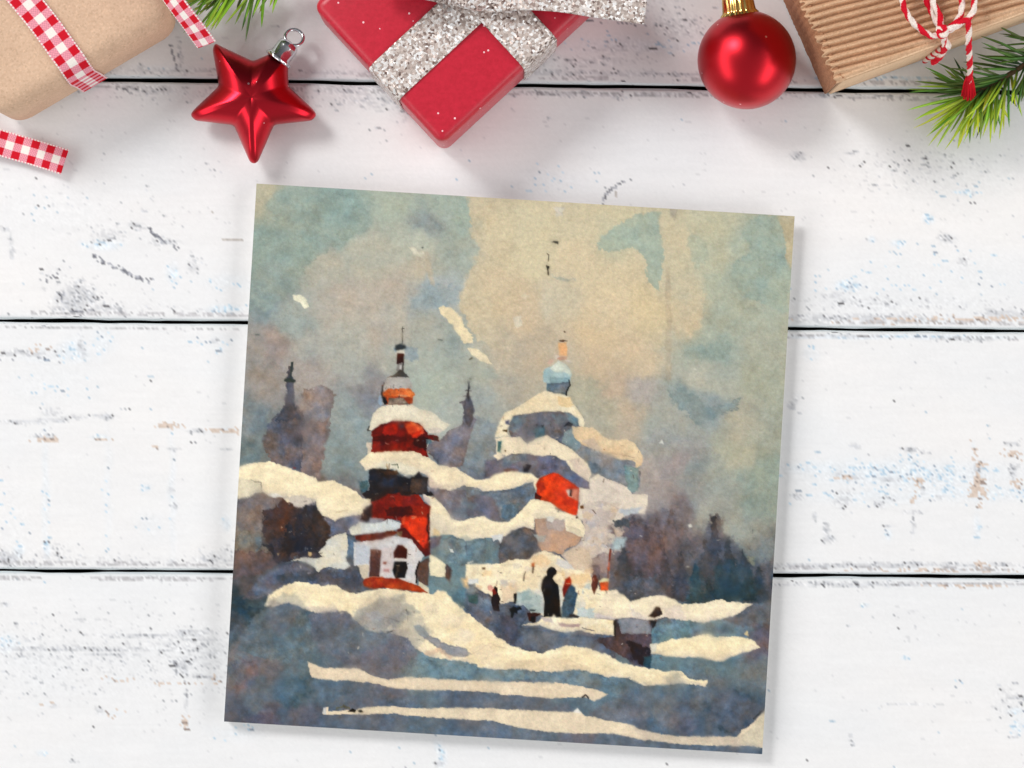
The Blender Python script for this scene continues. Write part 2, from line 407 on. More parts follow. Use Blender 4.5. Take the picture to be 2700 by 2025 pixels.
LAYERS = [
 # --- sky
 ('A', [(300,95),(480,90),(680,100),(740,150),(775,220),(765,300),(700,350),(640,380),(560,430),(480,490),(430,620),(330,690),(250,740),(150,750),(165,350),(230,400),(330,300),(250,180)], (138,157,150), dict(a=.55, r=7, s=5, c2=(150,163,152))),
 ('A', [(1345,110),(1365,200),(1355,320),(1380,350),(1405,400),(1395,470),(1350,560),(1335,620),(1300,700),(1320,760),(1370,850),(1400,900),(1490,960),(1700,960),(1700,100)], (206,192,161), dict(a=.9, r=4, fade=[(1350,500),(1640,500)], c2=(203,187,156))),
 ('A', [(1100,640),(1180,620),(1330,600),(1300,700),(1230,730),(1120,720)], (152,168,172), dict(a=.6, s=9, r=6)),
 ('A', [(1120,220),(1150,225),(1230,300),(1210,310)], (132,146,148), dict(a=.5, s=8, r=4)),
 ('A', [(1340,250),(1400,400),(1370,520),(1320,600),(1180,560),(1150,420),(1250,300)], (160,171,162), dict(a=.45, s=12, r=6)),
 ('B', [(850,80),(855,200),(875,330),(845,500),(790,470),(775,330),(700,275),(560,300),(500,270),(530,210),(640,150),(720,90)], (156,173,161), dict(a=.85, r=4, c2=(165,178,162))),
 ('B', [(1370,95),(1480,100),(1520,180),(1540,350),(1565,420),(1540,640),(1400,580),(1240,500),(1230,430),(1280,340),(1345,300),(1310,180)], (149,167,158), dict(a=.8, r=4, s=3, c2=(160,172,157))),
 ('B', [(1010,170),(1110,260),(1130,330),(1040,390),(1000,250)], (172,180,160), dict(a=.6, s=5, r=6)),
 ('B', [(1500,100),(1600,100),(1580,430),(1545,350),(1520,190)], (191,180,150), dict(r=3)),
 ('B', [(1080,420),(1230,420),(1400,620),(1100,800),(950,830),(1080,680)], (170,176,158), dict(a=.5, s=6, r=8)),
 ('B', [(890,1060),(980,1050),(1060,1090),(1100,1150),(1290,1110),(1280,1160),(1180,1190),(1120,1235),(1060,1245),(960,1170)], (130,147,150), dict(a=.7, r=6, s=4)),
 ('B', [(980,830),(1100,790),(1250,830),(1180,900),(1000,880)], (148,164,155), dict(a=.55, s=8, r=7)),
 ('B', [(880,380),(907,380),(915,1000),(885,1000)], (172,156,135), dict(a=.4, s=5, r=2)),
 ('B', [(905,60),(950,65),(930,120),(910,110)], (160,155,145), dict(a=.8, s=4)),
 ('B', [(740,430),(885,560),(885,820),(760,800),(690,620)], (219,201,163), dict(a=.45, s=20, r=6)),
 ('B', [(240,420),(340,440),(400,455),(310,455)], (160,168,158), dict(a=.6, s=4)),
 ('A', [(395,660),(440,658),(470,680),(487,720),(462,734),(440,705),(402,687)], (240,236,208), dict(r=1.2)),
 ('A', [(1030,395),(1060,395),(1085,420),(1120,430),(1100,452),(1060,442)], (226,221,198), dict(r=1.5)),
 ('A', [(1120,460),(1160,480),(1175,620),(1150,600)], (194,181,157), dict(a=.6, s=7)),
 ('A', [(1185,730),(1220,715),(1270,740),(1320,790),(1335,840),(1375,870),(1383,925),(1330,928),(1300,880),(1270,830),(1210,770)], (239,221,180), dict(c2=(228,212,176))),
 ('A', [(1350,955),(1400,950),(1440,975),(1492,1037),(1430,1020),(1380,985)], (236,221,187), {}),
 ('B', [(50,655),(85,645),(100,705),(50,712)], (228,217,192), dict(s=3)),
 ('B', [(92,545),(110,527),(128,545),(110,562)], (229,216,188), dict(r=1, s=3)),
 ('B', [(270,60),(330,55),(320,100),(285,112)], (216,209,190), dict(s=4)),
 ('B', [(255,250),(270,240),(295,245),(293,256),(265,253)], K, dict(r=1)),
 ('B', [(232,308),(242,318),(238,350)], (50,42,35), dict(w=4, r=.6)),
 ('B', [(230,375),(236,395),(239,425)], (30,26,24), dict(w=7, r=.6)),
 ('B', [(228,378),(246,376),(242,392),(230,390)], K, dict(r=.5)),
 ('A', [(1103,398),(1112,396),(1112,404),(1104,405)], (20,20,20), dict(r=.3)),
 ('A', [(1193,902),(1216,908)], (80,95,95), dict(w=6, r=.5)),
 ('A', [(195,877),(215,875)], (85,95,95), dict(w=6, r=.5)),
 ('B', [(1030,945),(1045,935),(1052,948)], (230,228,210), dict(r=.8)),
 ('B', [(845,1345),(862,1325),(872,1352)], (215,215,205), dict(r=.8)),
 # --- far spires and trees
 ('A', [(390,1300),(450,1180),(560,1150),(625,1200),(622,1300),(588,1400),(565,1500),(545,1670),(400,1670),(300,1400)], (146,126,120), dict(a=.8, r=5, s=3, c2=(120,110,112))),
 ('A', [(450,1360),(592,1330),(570,1450),(548,1640),(440,1640)], (132,112,108), dict(a=.75, s=6, r=5, c2=(112,104,108))),
 ('A', [(372,1075),(400,1030),(402,1130),(407,1255),(440,1285),(475,1330),(450,1400),(450,1670),(280,1600),(240,1480),(250,1380),(290,1330),(345,1290),(358,1200),(362,1130)], (98,94,102), dict(a=.9, r=4, c2=(84,80,90))),
 ('A', [(392,1150),(440,1180),(470,1260),(430,1290),(405,1240)], (150,143,138), dict(a=.5, s=6)),
 ('A', [(388,1028),(402,1024),(400,1052),(390,1050)], (35,45,48), dict(r=1)),
 ('A', [(364,1118),(385,1110),(402,1125),(395,1140),(365,1137)], (45,58,55), dict(r=1)),
 ('A', [(394,1050),(392,1080),(382,1110)], (70,85,85), dict(w=9, r=1)),
 ('A', [(380,1140),(400,1140),(405,1180),(372,1180)], (150,150,145), dict(a=.7, r=1)),
 ('E', [(200,800),(390,780),(450,900),(380,1000),(330,1100),(250,1100),(180,950)], (136,138,146), dict(a=.55, s=10, r=7)),
 ('E', [(1480,1050),(1700,1150),(1700,1700),(1300,1660),(1400,1300)], (124,134,142), dict(a=.6, s=10, r=8)),
 ('E', [(1375,880),(1400,860),(1440,930),(1465,1000),(1440,1060),(1480,1100),(1420,1250),(1380,1400),(1330,1600),(1200,1660),(1050,1580),(930,1450),(960,1350),(1080,1330),(1150,1250),(1220,1210),(1320,1160),(1340,1010),(1310,920)], (120,114,120), dict(r=2.5, c2=(105,103,114))),
 ('E', [(1385,700),(1395,760),(1388,880)], (75,70,75), dict(w=14, r=2)),
 ('E', [(1350,850),(1425,855)], (95,90,95), dict(w=12, r=2.5)),
 ('E', [(1360,790),(1415,785)], (105,98,100), dict(w=12, r=2.5)),
 ('E', [(1305,915),(1360,920)], (95,92,100), dict(w=22, r=2)),
 ('E', [(1393,660),(1408,647),(1425,660),(1410,675)], (22,22,24), dict(r=.8)),
 ('E', [(1402,448),(1430,428)], (60,60,55), dict(w=14, r=1)),
 ('E', [(1150,1250),(1190,1220),(1225,1210)], (70,65,70), dict(w=6, r=1)),
 # --- left tower
 ('E', [(700,290),(830,320),(850,420),(760,470),(690,440)], (142,158,168), dict(a=.7, s=6, r=4)),
 ('E', [(560,330),(620,320),(600,375)], (125,152,178), dict(a=.7, s=4)),
 ('E', [(676,85),(668,110),(670,180),(665,272)], (52,55,55), dict(w=8, r=.7)),
 ('E', [(655,112),(690,108)], (60,62,60), dict(w=7, r=.6)),
 ('E', [(590,295),(640,272),(700,285),(716,325),(660,338),(600,352),(580,335)], (62,74,88), dict(r=1.2, c2=(45,52,62))),
 ('E', [(588,378),(650,340),(690,350),(702,395),(660,375),(600,392)], (231,224,207), dict(r=1)),
 ('E', [(612,380),(690,378),(686,480),(603,497)], (58,24,24), dict(r=1, c2=(45,18,20))),
 ('E', [(610,495),(683,485),(667,582),(600,572)], (152,146,142), dict(r=1.2, c2=(110,105,104))),
 ('E', [(678,490),(666,585)], (60,50,50), dict(w=14, r=1)),
 ('E', [(640,512),(655,512),(650,560),(635,560)], (222,218,212), dict(r=.8)),
 ('E', [(480,680),(510,645),(620,632),(740,650),(768,700),(765,790),(500,800),(452,805),(455,720)], (180,174,167), dict(r=1.5, c2=(160,152,145))),
 ('E', [(500,642),(590,602),(630,563),(672,568),(692,600),(745,642),(620,637)], (80,71,69), dict(r=1.2)),
 ('E', [(452,840),(780,835),(777,935),(490,940)], (158,66,34), dict(r=1.5, c2=(125,45,28))),
 ('E', [(452,808),(520,762),(620,775),(700,760),(770,765),(803,820),(778,852),(600,850),(450,862)], (200,90,40), dict(r=2.5, c2=(222,125,70), n=14)),
 ('E', [(520,872),(680,865),(742,930),(500,947)], (134,120,110), dict(r=1.5, c2=(110,95,85))),
 ('E', [(620,830),(720,828),(730,845),(630,850)], (215,150,115), dict(a=.7, r=1.5)),
 ('E', [(468,690),(445,740),(438,830),(455,900),(470,945),(502,930),(490,870),(452,850),(454,760)], (30,26,31), dict(r=1.2)),
 ('E', [(420,830),(452,900),(440,965),(400,920)], (150,176,200), dict(a=.7, s=4)),
 ('E', [(330,1230),(420,1165),(560,1120),(720,1110),(850,1140),(900,1190),(950,1270),(1050,1280),(1068,1340),(1000,1330),(918,1320),(930,1420),(950,1515),(780,1490),(500,1480),(330,1475),(335,1300)], (120,20,13), dict(r=1.6, c2=(82,11,11), n=16)),
 ('E', [(460,1180),(620,1135),(622,1250),(560,1290),(450,1262)], (170,30,16), dict(a=.9, s=4, r=3)),
 ('E', [(340,1290),(560,1280),(720,1300),(720,1350),(350,1345)], (68,9,10), dict(a=.75, s=4, r=3)),
 ('E', [(340,1350),(425,1350),(440,1455),(338,1462)], (152,36,22), dict(a=.8, s=4, r=3)),
 ('E', [(500,1370),(600,1370),(595,1450),(490,1455)], (152,32,16), dict(a=.8, s=4, r=3)),
 ('E', [(700,1150),(760,1112),(830,1150),(890,1190),(905,1250),(800,1300),(740,1250)], (228,98,46), dict(r=2, c2=(205,60,26), n=12)),
 ('E', [(750,1255),(880,1215),(840,1300),(780,1300)], (196,44,18), dict(r=2)),
 ('E', [(790,1310),(890,1280),(940,1300),(935,1460),(880,1430),(780,1380)], (44,8,10), dict(a=.9, s=3, r=3)),
 ('E', [(640,1148),(692,1150),(690,1195),(640,1195)], (66,54,82), dict(s=2)),
 ('E', [(1000,1285),(1065,1290),(1065,1345),(1010,1330)], (82,42,38), dict(r=1)),
 ('E', [(920,1320),(990,1325),(990,1370),(930,1380)], (92,115,118), dict(a=.8, r=2)),
 ('E', [(310,1175),(285,1225),(322,1222)], (30,28,30), dict(w=10, r=1)),
 ('E', [(280,1350),(330,1360),(335,1500),(290,1480)], (222,205,182), dict(r=2)),
 ('E', [(305,1212),(325,1110),(350,1040),(400,990),(480,950),(600,940),(780,945),(850,990),(970,1010),(1050,1060),(1100,1120),(1192,1155),(1120,1222),(1050,1255),(960,1245),(905,1195),(865,1145),(740,1112),(560,1118),(450,1150),(370,1192),(320,1227)], (235,226,201), dict(r=1.4, c2=(224,213,188), e=.03)),
 ('E', [(950,1210),(1060,1190),(1130,1210),(1050,1258),(970,1250)], (196,184,176), dict(a=.55, s=5, r=3)),
 # --- second snow band, shadows under it
 ('F', [(1030,290),(1150,370),(1400,380),(1700,335),(1700,670),(1500,695),(1380,725),(1280,695),(1200,570),(1130,470),(1040,430)], (116,117,128), dict(r=2, c2=(104,103,115))),
 ('F', [(1430,370),(1700,330),(1700,480),(1500,440)], (128,140,146), dict(a=.7, s=8, r=5)),
 ('A', [(765,1572),(820,1522),(960,1510),(1060,1515),(1140,1550),(1200,1590),(1290,1600),(1340,1640)], S, dict(r=1.6, c2=(228,210,178), more=[('C', [(1290,25),(1400,95),(1450,95),(1500,60),(1580,45),(1665,62),(1665,118),(1500,160),(1400,130),(1330,122),(1260,155),(1150,130),(1140,70),(1090,50),(1060,70),(1000,60),(960,30),(850,30),(800,45)])])),
 ('F', [(430,140),(560,60),(760,90),(960,170),(900,240),(720,200)], (226,222,200), dict(a=.6, s=9, r=4)),
 ('F', [(1010,180),(1140,330),(1290,330),(1110,380),(1030,290)], (205,184,168), dict(a=.7, s=8, r=4)),
 ('H', [(-5,50),(100,88),(200,70),(300,20),(400,2),(500,25),(560,30),(640,80),(600,185),(590,100),(500,120),(420,160),(300,182),(150,182),(100,150),(-5,140)], S, dict(r=1.5, c2=S2)),
 ('H', [(-5,140),(150,185),(300,185),(430,160),(590,98),(600,185),(570,270),(520,310),(440,400),(380,450),(300,450),(210,440),(150,400),(-5,420)], (112,122,132), dict(r=1.8, c2=(100,108,120))),
 ('H', [(-5,250),(120,200),(250,260),(290,430),(150,400),(-5,400)], (106,98,108), dict(a=.8, s=8, r=5)),
 ('H', [(300,310),(470,290),(430,390),(350,440),(300,400)], (90,114,132), dict(a=.8, s=6, r=4)),
 # --- dark mass below the band
 ('F', [(280,290),(390,280),(370,400),(290,410)], (62,92,102), dict(a=.85, s=6, r=4)),
 ('F', [(385,165),(430,150),(550,150),(640,150),(700,215),(830,255),(880,240),(930,175),(970,240),(1035,250),(1020,400),(1095,430),(1060,442),(980,432),(850,442),(700,420),(600,440),(520,480),(420,520),(350,480),(300,420),(390,380),(390,230)], (44,37,44), dict(r=2, c2=(27,26,36), n=18)),
 ('F', [(860,262),(1032,258),(1015,420),(850,420)], (76,64,63), dict(a=.85, s=4, r=3, c2=(60,50,52))),
 ('F', [(540,240),(680,260),(640,350),(520,350)], (55,58,78), dict(a=.7, s=6, r=4)),
 ('F', [(520,170),(690,160),(720,215),(560,215)], (78,48,32), dict(a=.8, s=3, r=3)),
 ('F', [(583,95),(587,160)], (140,95,45), dict(w=9, r=1)),
 ('F', [(612,95),(602,160)], (110,70,38), dict(w=9, r=1)),
 ('F', [(640,108),(700,100),(708,140)], (70,75,60), dict(w=9, r=1.5)),
 # --- red roof of the small house
 ('F', [(410,520),(480,490),(600,425),(720,412),(850,440),(930,430),(1000,520),(1062,560),(1062,620),(1045,700),(1058,900),(1052,1085),(1000,1105),(900,985),(800,890),(720,850),(735,720),(620,700),(530,722),(415,700)], (130,30,20), dict(r=1.8, c2=(108,20,15), n=20)),
 ('F', [(720,400),(850,400),(840,445),(740,440)], (40,32,40), dict(r=2)),
 ('F', [(560,600),(850,560),(870,650),(650,685),(580,670)], (66,12,12), dict(a=.75, s=5, r=3)),
 ('F', [(870,580),(1030,560),(1030,680),(880,660)], (170,42,22), dict(a=.7, s=4, r=3)),
 ('F', [(318,612),(420,535),(415,690),(372,733),(285,692)], (62,44,45), dict(r=1.8, c2=(46,32,36))),
 ('F', [(400,680),(560,700),(520,740),(400,740)], (150,150,158), dict(a=.8, r=2)),
 ('F', [(755,690),(850,662),(1000,675),(1042,720),(1015,960),(985,1022),(880,905),(765,795)], (226,58,22), dict(r=1.5, c2=(208,48,18))),
 ('F', [(845,665),(910,668),(880,700),(850,700)], (235,130,95), dict(a=.8, r=1)),
 ('F', [(745,690),(785,660),(775,760),(745,760)], (205,70,40), dict(r=1)),
 ('F', [(690,810),(775,795),(880,908),(1000,1030),(1052,990),(1052,1092),(1000,1108),(880,985),(720,905)], (100,20,18), dict(r=1.4, c2=(78,16,18))),
 ('F', [(1035,640),(1025,760),(1045,900),(1050,1000)], (48,16,20), dict(w=20, r=2.2)),
 # --- small house
 ('F', [(165,805),(240,725),(400,745),(520,735),(600,698),(742,745),(722,800),(600,832),(440,852),(250,867),(190,862)], (203,210,212), dict(r=1.3, c2=(214,216,208))),
 ('F', [(165,805),(240,725),(300,735),(290,860),(190,862)], (226,220,198), dict(a=.9, s=6)),
 ('F', [(130,850),(225,875),(245,980),(225,1195),(160,1195),(128,1120)], (90,107,124), dict(r=1.6, c2=(72,86,104))),
 ('F', [(218,950),(300,945),(540,905),(620,880),(780,900),(860,930),(985,1105),(930,1185),(902,1300),(912,1420),(760,1380),(600,1345),(400,1345),(250,1390),(250,1250),(218,1190)], (214,208,202), dict(r=1.3, c2=(202,202,204))),
 ('F', [(235,970),(400,1000),(395,1180),(235,1190)], (190,198,208), dict(a=.7, s=8)),
 ('F', [(250,1200),(390,1200),(380,1340),(250,1388)], (216,200,174), dict(a=.9, s=4)),
 ('F', [(530,1030),(650,1000),(640,1300),(520,1320)], (216,196,190), dict(a=.6, s=6)),
 ('F', [(228,882),(450,857),(640,825),(722,840),(640,882),(520,922),(300,948),(240,922)], (102,36,26), dict(r=1.3, c2=(82,26,22))),
 ('F', [(690,840),(740,830),(740,890),(690,895)], (130,110,80), dict(a=.8, s=3)),
 ('F', [(400,1025),(522,1040),(503,1335),(388,1328)], (90,60,57), dict(r=1, c2=(78,50,50))),
 ('F', [(655,1060),(700,980),(750,985),(806,1030),(800,1132),(658,1127)], (48,15,15), dict(r=.9, c2=(78,25,18))),
 ('F', [(660,1160),(800,1165),(807,1240),(777,1342),(680,1352),(643,1260)], (25,18,18), dict(r=.9)),
 ('F', [(660,1130),(800,1135),(800,1158),(660,1155)], (225,218,208), dict(r=.8)),
 ('F', [(690,1200),(710,1200),(700,1330),(685,1320)], (110,90,75), dict(a=.6, s=2)),
 ('F', [(540,1165),(578,1165),(575,1192),(545,1190)], (120,52,38), dict(r=1)),
 ('F', [(545,1245),(610,1245),(610,1280),(550,1275)], (190,140,135), dict(r=1)),
 ('F', [(930,1180),(1042,1110),(1035,1430),(940,1410),(900,1310)], (98,80,80), dict(r=1.2, c2=(86,70,72))),
 ('F', [(935,1160),(900,1290),(905,1400)], (28,22,24), dict(w=16, r=1.5)),
 ('F', [(315,1365),(400,1330),(520,1335),(700,1350),(900,1420),(1020,1470),(1045,1525),(900,1492),(700,1468),(560,1452),(420,1452),(335,1430)], (172,64,23), dict(r=1.3, c2=(150,40,20), n=18)),
 ('F', [(930,1380),(1040,1450),(1052,1525),(1000,1485),(930,1430)], (226,216,188), dict(r=1.2)),
 # --- left bank and trees
 ('I', [(140,640),(300,590),(480,600),(640,640),(560,760),(420,800),(400,1000),(130,1000)], (122,112,110), dict(a=.75, s=7, r=6, c2=(108,98,100))),
 ('I', [(140,950),(290,990),(315,1080),(250,1150),(120,1180)], (137,127,113), dict(a=.8, s=5, r=4)),
 ('I', [(330,1030),(470,1040),(450,1130),(340,1170)], (116,130,142), dict(a=.8, s=5, r=4)),
 ('I', [(110,1170),(480,1200),(585,1345),(420,1420),(100,1470)], (100,86,89), dict(a=.85, s=4, r=4, c2=(90,78,84))),
 ('I', [(420,760),(560,700),(650,628),(700,690),(740,665),(800,730),(880,690),(960,650),(990,630),(1000,720),(1060,820),(1140,880),(1135,1000),(1090,1100),(1050,1160),(1020,1245),(850,1255),(740,1280),(580,1340),(470,1180),(420,1000)], (74,60,64), dict(r=5, s=4, a=.92, c2=(58,51,61), n=26)),
 ('I', [(470,760),(640,635),(770,710),(720,860),(600,960),(440,930)], (98,64,57), dict(a=.5, s=8, r=6)),
 ('I', [(1010,800),(1130,890),(1110,1050),(1020,1100)], (78,60,56), dict(a=.7, s=5, r=4)),
 ('I', [(700,1060),(900,1030),(920,1190),(700,1210),(600,1260)], (40,40,56), dict(a=.8, s=8, r=6)),
 ('I', [(400,1130),(500,1110),(560,1290),(590,1340),(480,1200)], (46,44,54), dict(a=.7, s=5, r=4)),
 ('I', [(1050,830),(1200,860),(1300,810),(1460,800),(1440,880),(1350,930),(1300,1000),(1140,1030),(1130,900)], (112,111,124), dict(r=2, c2=(100,100,114))),
 ('I', [(380,1460),(560,1370),(760,1290),(880,1330),(1000,1400),(1080,1350),(1300,1365),(1420,1330),(1490,1500),(1490,1610),(1300,1640),(1200,1640),(800,1640),(600,1640),(350,1700),(200,1700)], (96,102,114), dict(r=2.5, c2=(82,83,97))),
 ('I', [(560,1440),(950,1420),(1000,1450),(900,1530),(600,1520)], (62,72,86), dict(a=.6, s=7, r=5)),
 ('I', [(1000,1480),(1280,1480),(1420,1450),(1480,1600),(1300,1640)], (80,78,88), dict(a=.8, s=7, r=5)),
 ('I', [(715,1295),(860,1250),(990,1260),(1060,1240),(1015,1190),(1080,1130),(1100,1070),(1200,1010),(1310,985),(1325,1130),(1300,1280),(1345,1335),(1290,1378),(1180,1362),(1060,1362),(1010,1412),(950,1352),(890,1312),(790,1285)], (224,214,190), dict(r=1.6, c2=(205,206,198))),
 ('I', [(900,1195),(940,1190),(935,1235),(905,1235)], (232,195,140), dict(r=1.2)),
 ('I', [(570,1215),(590,1215),(580,1240)], (225,190,140), dict(r=.8)),
 ('I', [(160,290),(300,245),(480,232),(600,265),(720,310),(860,360),(960,395),(1010,440),(1160,435),(1300,490),(1410,550),(1480,630),(1572,640),(1562,690),(1490,740),(1460,800),(1350,810),(1240,825),(1190,858),(1050,800),(1000,720),(985,650),(880,690),(800,720),(720,665),(680,670),(640,605),(560,612),(470,590),(420,555),(300,575),(200,605),(145,625)], (248,232,195), dict(r=1.6, c2=(240,222,184), e=.02)),
 ('I', [(155,420),(300,430),(400,465),(412,552),(300,580),(140,625)], (214,205,180), dict(a=.7, s=6, r=3)),
 ('I', [(640,600),(820,580),(980,640),(990,690),(880,700),(800,730),(720,670)], (196,186,180), dict(a=.65, s=8, r=4)),
 ('I', [(470,575),(560,565),(640,605),(560,615),(480,600)], (242,238,228), dict(r=1)),
 ('I', [(290,425),(340,452),(400,462),(405,540)], (128,120,108), dict(w=8, r=1.4, a=.8)),
 ('I', [(1200,770),(1320,745)], (190,165,130), dict(w=9, r=2, a=.7)),
 ('I', [(745,292),(770,296),(768,308),(745,305)], (150,40,32), dict(r=1)),
 # --- right church
 ('G', [(776,50),(790,46),(800,62),(780,66)], (55,42,38), dict(r=1)),
 ('G', [(722,146),(770,134),(815,148),(770,156)], (62,38,32), dict(r=1)),
 ('G', [(725,165),(805,160),(812,292),(735,292)], (230,180,130), dict(r=1.2, c2=(226,158,105), s=2.5)),
 ('G', [(700,298),(805,298),(802,332),(720,332)], (202,150,128), dict(s=3)),
 ('G', [(640,330),(690,320),(660,380),(620,380)], (212,180,160), dict(s=3)),
 ('G', [(678,283),(740,292),(705,335)], (230,218,203), dict(s=2)),
 ('G', [(790,330),(830,340),(845,365),(800,350)], (222,210,200), dict(s=2)),
 ('G', [(573,500),(590,430),(680,390),(730,343),(785,370),(832,420),(854,470),(847,530),(835,565),(640,577),(578,562)], (148,177,182), dict(r=1.3, c2=(166,190,191))),
 ('G', [(640,425),(730,343),(785,370),(852,450),(845,490),(780,455),(700,460)], (216,223,207), dict(r=1.3, s=2.5)),
 ('G', [(640,510),(840,500),(830,560),(650,575)], (125,155,165), dict(a=.7, s=4)),
 ('G', [(612,572),(842,548),(842,600),(805,682),(720,672),(606,642)], (98,119,130), dict(r=1.5, c2=(104,112,124))),
 ('G', [(830,535),(845,590),(810,640),(806,685)], (24,25,30), dict(w=12, r=1.2)),
 ('G', [(250,955),(290,880),(400,860),(560,840),(750,840),(900,870),(945,995),(870,1010),(880,1100),(900,1250),(760,1170),(640,1110),(500,1140),(420,1180),(370,1130),(260,1110),(238,1050)], (99,100,112), dict(r=1.6, c2=(90,94,106))),
 ('G', [(250,900),(420,870),(400,960),(300,1060),(245,1040)], (104,120,134), dict(a=.7, s=7, r=4)),
 ('G', [(780,1060),(870,1015),(900,1120),(985,1185),(970,1300),(860,1225),(755,1150)], (125,145,150), dict(r=1.8, c2=(135,145,152))),
 ('G', [(790,870),(915,900),(930,990),(850,980)], (112,140,150), dict(a=.7, s=5, r=3)),
 ('G', [(490,1010),(595,1000),(592,1095),(500,1115)], (65,96,110), dict(a=.9, s=3, r=3)),
 ('G', [(490,985),(520,970),(530,1005)], (30,35,45), dict(r=1.5)),
 ('G', [(545,990),(585,980),(570,1012)], (30,32,40), dict(r=1.5)),
 ('G', [(778,1000),(820,955),(872,970),(850,1005),(810,995)], (30,32,46), dict(r=1.3)),
 ('G', [(100,1105),(125,990),(200,860),(300,820),(480,700),(590,643),(690,670),(820,698),(880,780),(950,870),(988,950),(972,1003),(930,990),(920,920),(850,870),(750,852),(600,847),(480,862),(400,870),(280,890),(250,950),(215,1050),(240,1092),(150,1105)], (236,224,193), dict(r=1.5, c2=(232,212,174), e=.03)),
 ('G', [(720,700),(830,710),(880,780),(840,815),(720,790)], (240,206,152), dict(a=.75, s=6, r=3)),
 ('G', [(900,790),(960,880),(985,950)], (70,68,70), dict(w=6, r=2, a=.7)),
 ('G', [(195,945),(240,935),(245,975),(205,975)], (80,85,115), dict(r=1.5)),
 ('G', [(170,1035),(225,1030),(225,1055),(180,1050)], (80,62,40), dict(r=1.5)),
 ('G', [(960,1180),(1130,1235),(1230,1270),(1330,1320),(1490,1340),(1515,1430),(1560,1450),(1535,1600),(1460,1670),(1430,1600),(1300,1565),(1150,1490),(1060,1470),(1000,1370),(890,1260)], (138,138,143), dict(r=2, c2=(126,132,139))),
 ('G', [(1380,1380),(1545,1420),(1525,1640),(1440,1640),(1400,1560)], (120,149,149), dict(a=.75, s=5, r=4)),
 ('G', [(1000,1330),(1100,1370),(1160,1460),(1060,1465)], (100,115,128), dict(a=.7, s=5, r=3)),
 ('G', [(855,1000),(960,998),(1080,1018),(1150,1080),(1230,1130),(1400,1130),(1480,1155),(1530,1230),(1562,1290),(1562,1385),(1500,1415),(1490,1340),(1320,1322),(1230,1272),(1120,1245),(960,1180),(880,1100)], (229,207,168), dict(r=1.8, c2=(221,191,152))),
 ('G', [(960,1140),(1080,1110),(1150,1240),(1050,1240)], (205,185,170), dict(a=.6, s=7)),
 ('G', [(1230,1260),(1330,1278),(1480,1300)], (178,150,130), dict(w=8, r=2, a=.7)),
 ('G', [(-10,1330),(120,1320),(250,1275),(400,1265),(560,1285),(700,1290),(800,1335),(850,1415),(1035,1535),(1025,1625),(900,1610),(760,1500),(650,1460),(520,1510),(450,1460),(400,1455),(330,1440),(200,1440),(60,1490),(-10,1520)], (98,103,118), dict(r=1.8, c2=(100,94,108))),
 ('G', [(160,1310),(400,1270),(420,1340),(200,1400)], (122,140,152), dict(a=.7, s=7, r=4)),
 ('G', [(180,1420),(330,1430),(340,1450),(180,1450)], (112,84,86), dict(a=.8, s=3)),
 ('G', [(372,1400),(400,1375),(462,1375),(425,1455),(385,1450)], (34,35,50), dict(r=1.8, s=3)),
 ('G', [(72,1292),(110,1268),(103,1120),(200,1098),(300,1108),(350,1098),(400,1148),(425,1168),(500,1118),(620,1088),(700,1138),(850,1218),(930,1288),(1010,1368),(1052,1458),(1032,1545),(940,1485),(850,1425),(800,1342),(700,1290),(500,1292),(400,1265),(250,1280),(120,1335)], (238,223,192), dict(r=1.5, c2=(231,211,181), e=.03)),
 ('G', [(820,1330),(930,1310),(1040,1460),(1025,1540),(900,1450)], (218,198,182), dict(a=.7, s=6)),
 ('G', [(123,1140),(168,1148),(150,1255),(120,1250)], (62,110,116), dict(r=1.5)),
 ('G', [(188,1235),(205,1235),(203,1250),(190,1250)], (50,40,35), dict(r=.8)),
 # --- third snow band and the cream house group
 ('H', [(980,150),(1080,170),(1080,80),(1150,33),(1220,70),(1340,110),(1410,150),(1450,205),(1592,208),(1582,300),(1562,375),(1480,372),(1380,405),(1290,470),(1100,500),(1000,440),(970,380),(985,300)], (233,221,197), dict(r=2, c2=(220,206,190))),
 ('H', [(1080,90),(1160,70),(1320,170),(1350,290),(1100,280),(1080,180)], (222,208,192), dict(a=.6, s=6, r=4)),
 ('H', [(1330,340),(1480,320),(1545,300),(1500,375),(1390,400)], (190,201,212), dict(a=.8, s=6, r=4)),
 ('H', [(1010,300),(1200,260),(1340,330),(1250,495),(1245,700),(1235,900),(1110,890),(1090,930),(950,890),(870,790),(825,745),(960,660),(1030,570)], (207,188,168), dict(r=2, c2=(194,180,170))),
 ('H', [(1030,300),(1250,300),(1280,470),(1080,520),(1020,430)], (206,192,184), dict(a=.7, s=8, r=5)),
 ('H', [(1035,590),(1200,535),(1225,610),(1100,672),(1035,650)], (186,184,190), dict(a=.85, s=5, r=3, c2=(205,195,188))),
 ('H', [(840,720),(1000,660),(1090,700),(1090,900),(950,880),(880,790)], (218,194,164), dict(a=.7, s=7, r=4)),
 ('H', [(1095,770),(1240,700),(1255,900),(1250,970),(1130,955),(1085,880)], (140,122,120), dict(a=.9, s=3, r=3, c2=(165,145,135))),
 ('H', [(1100,820),(1160,830),(1180,960),(1120,950)], (98,84,90), dict(a=.8, s=4, r=3)),
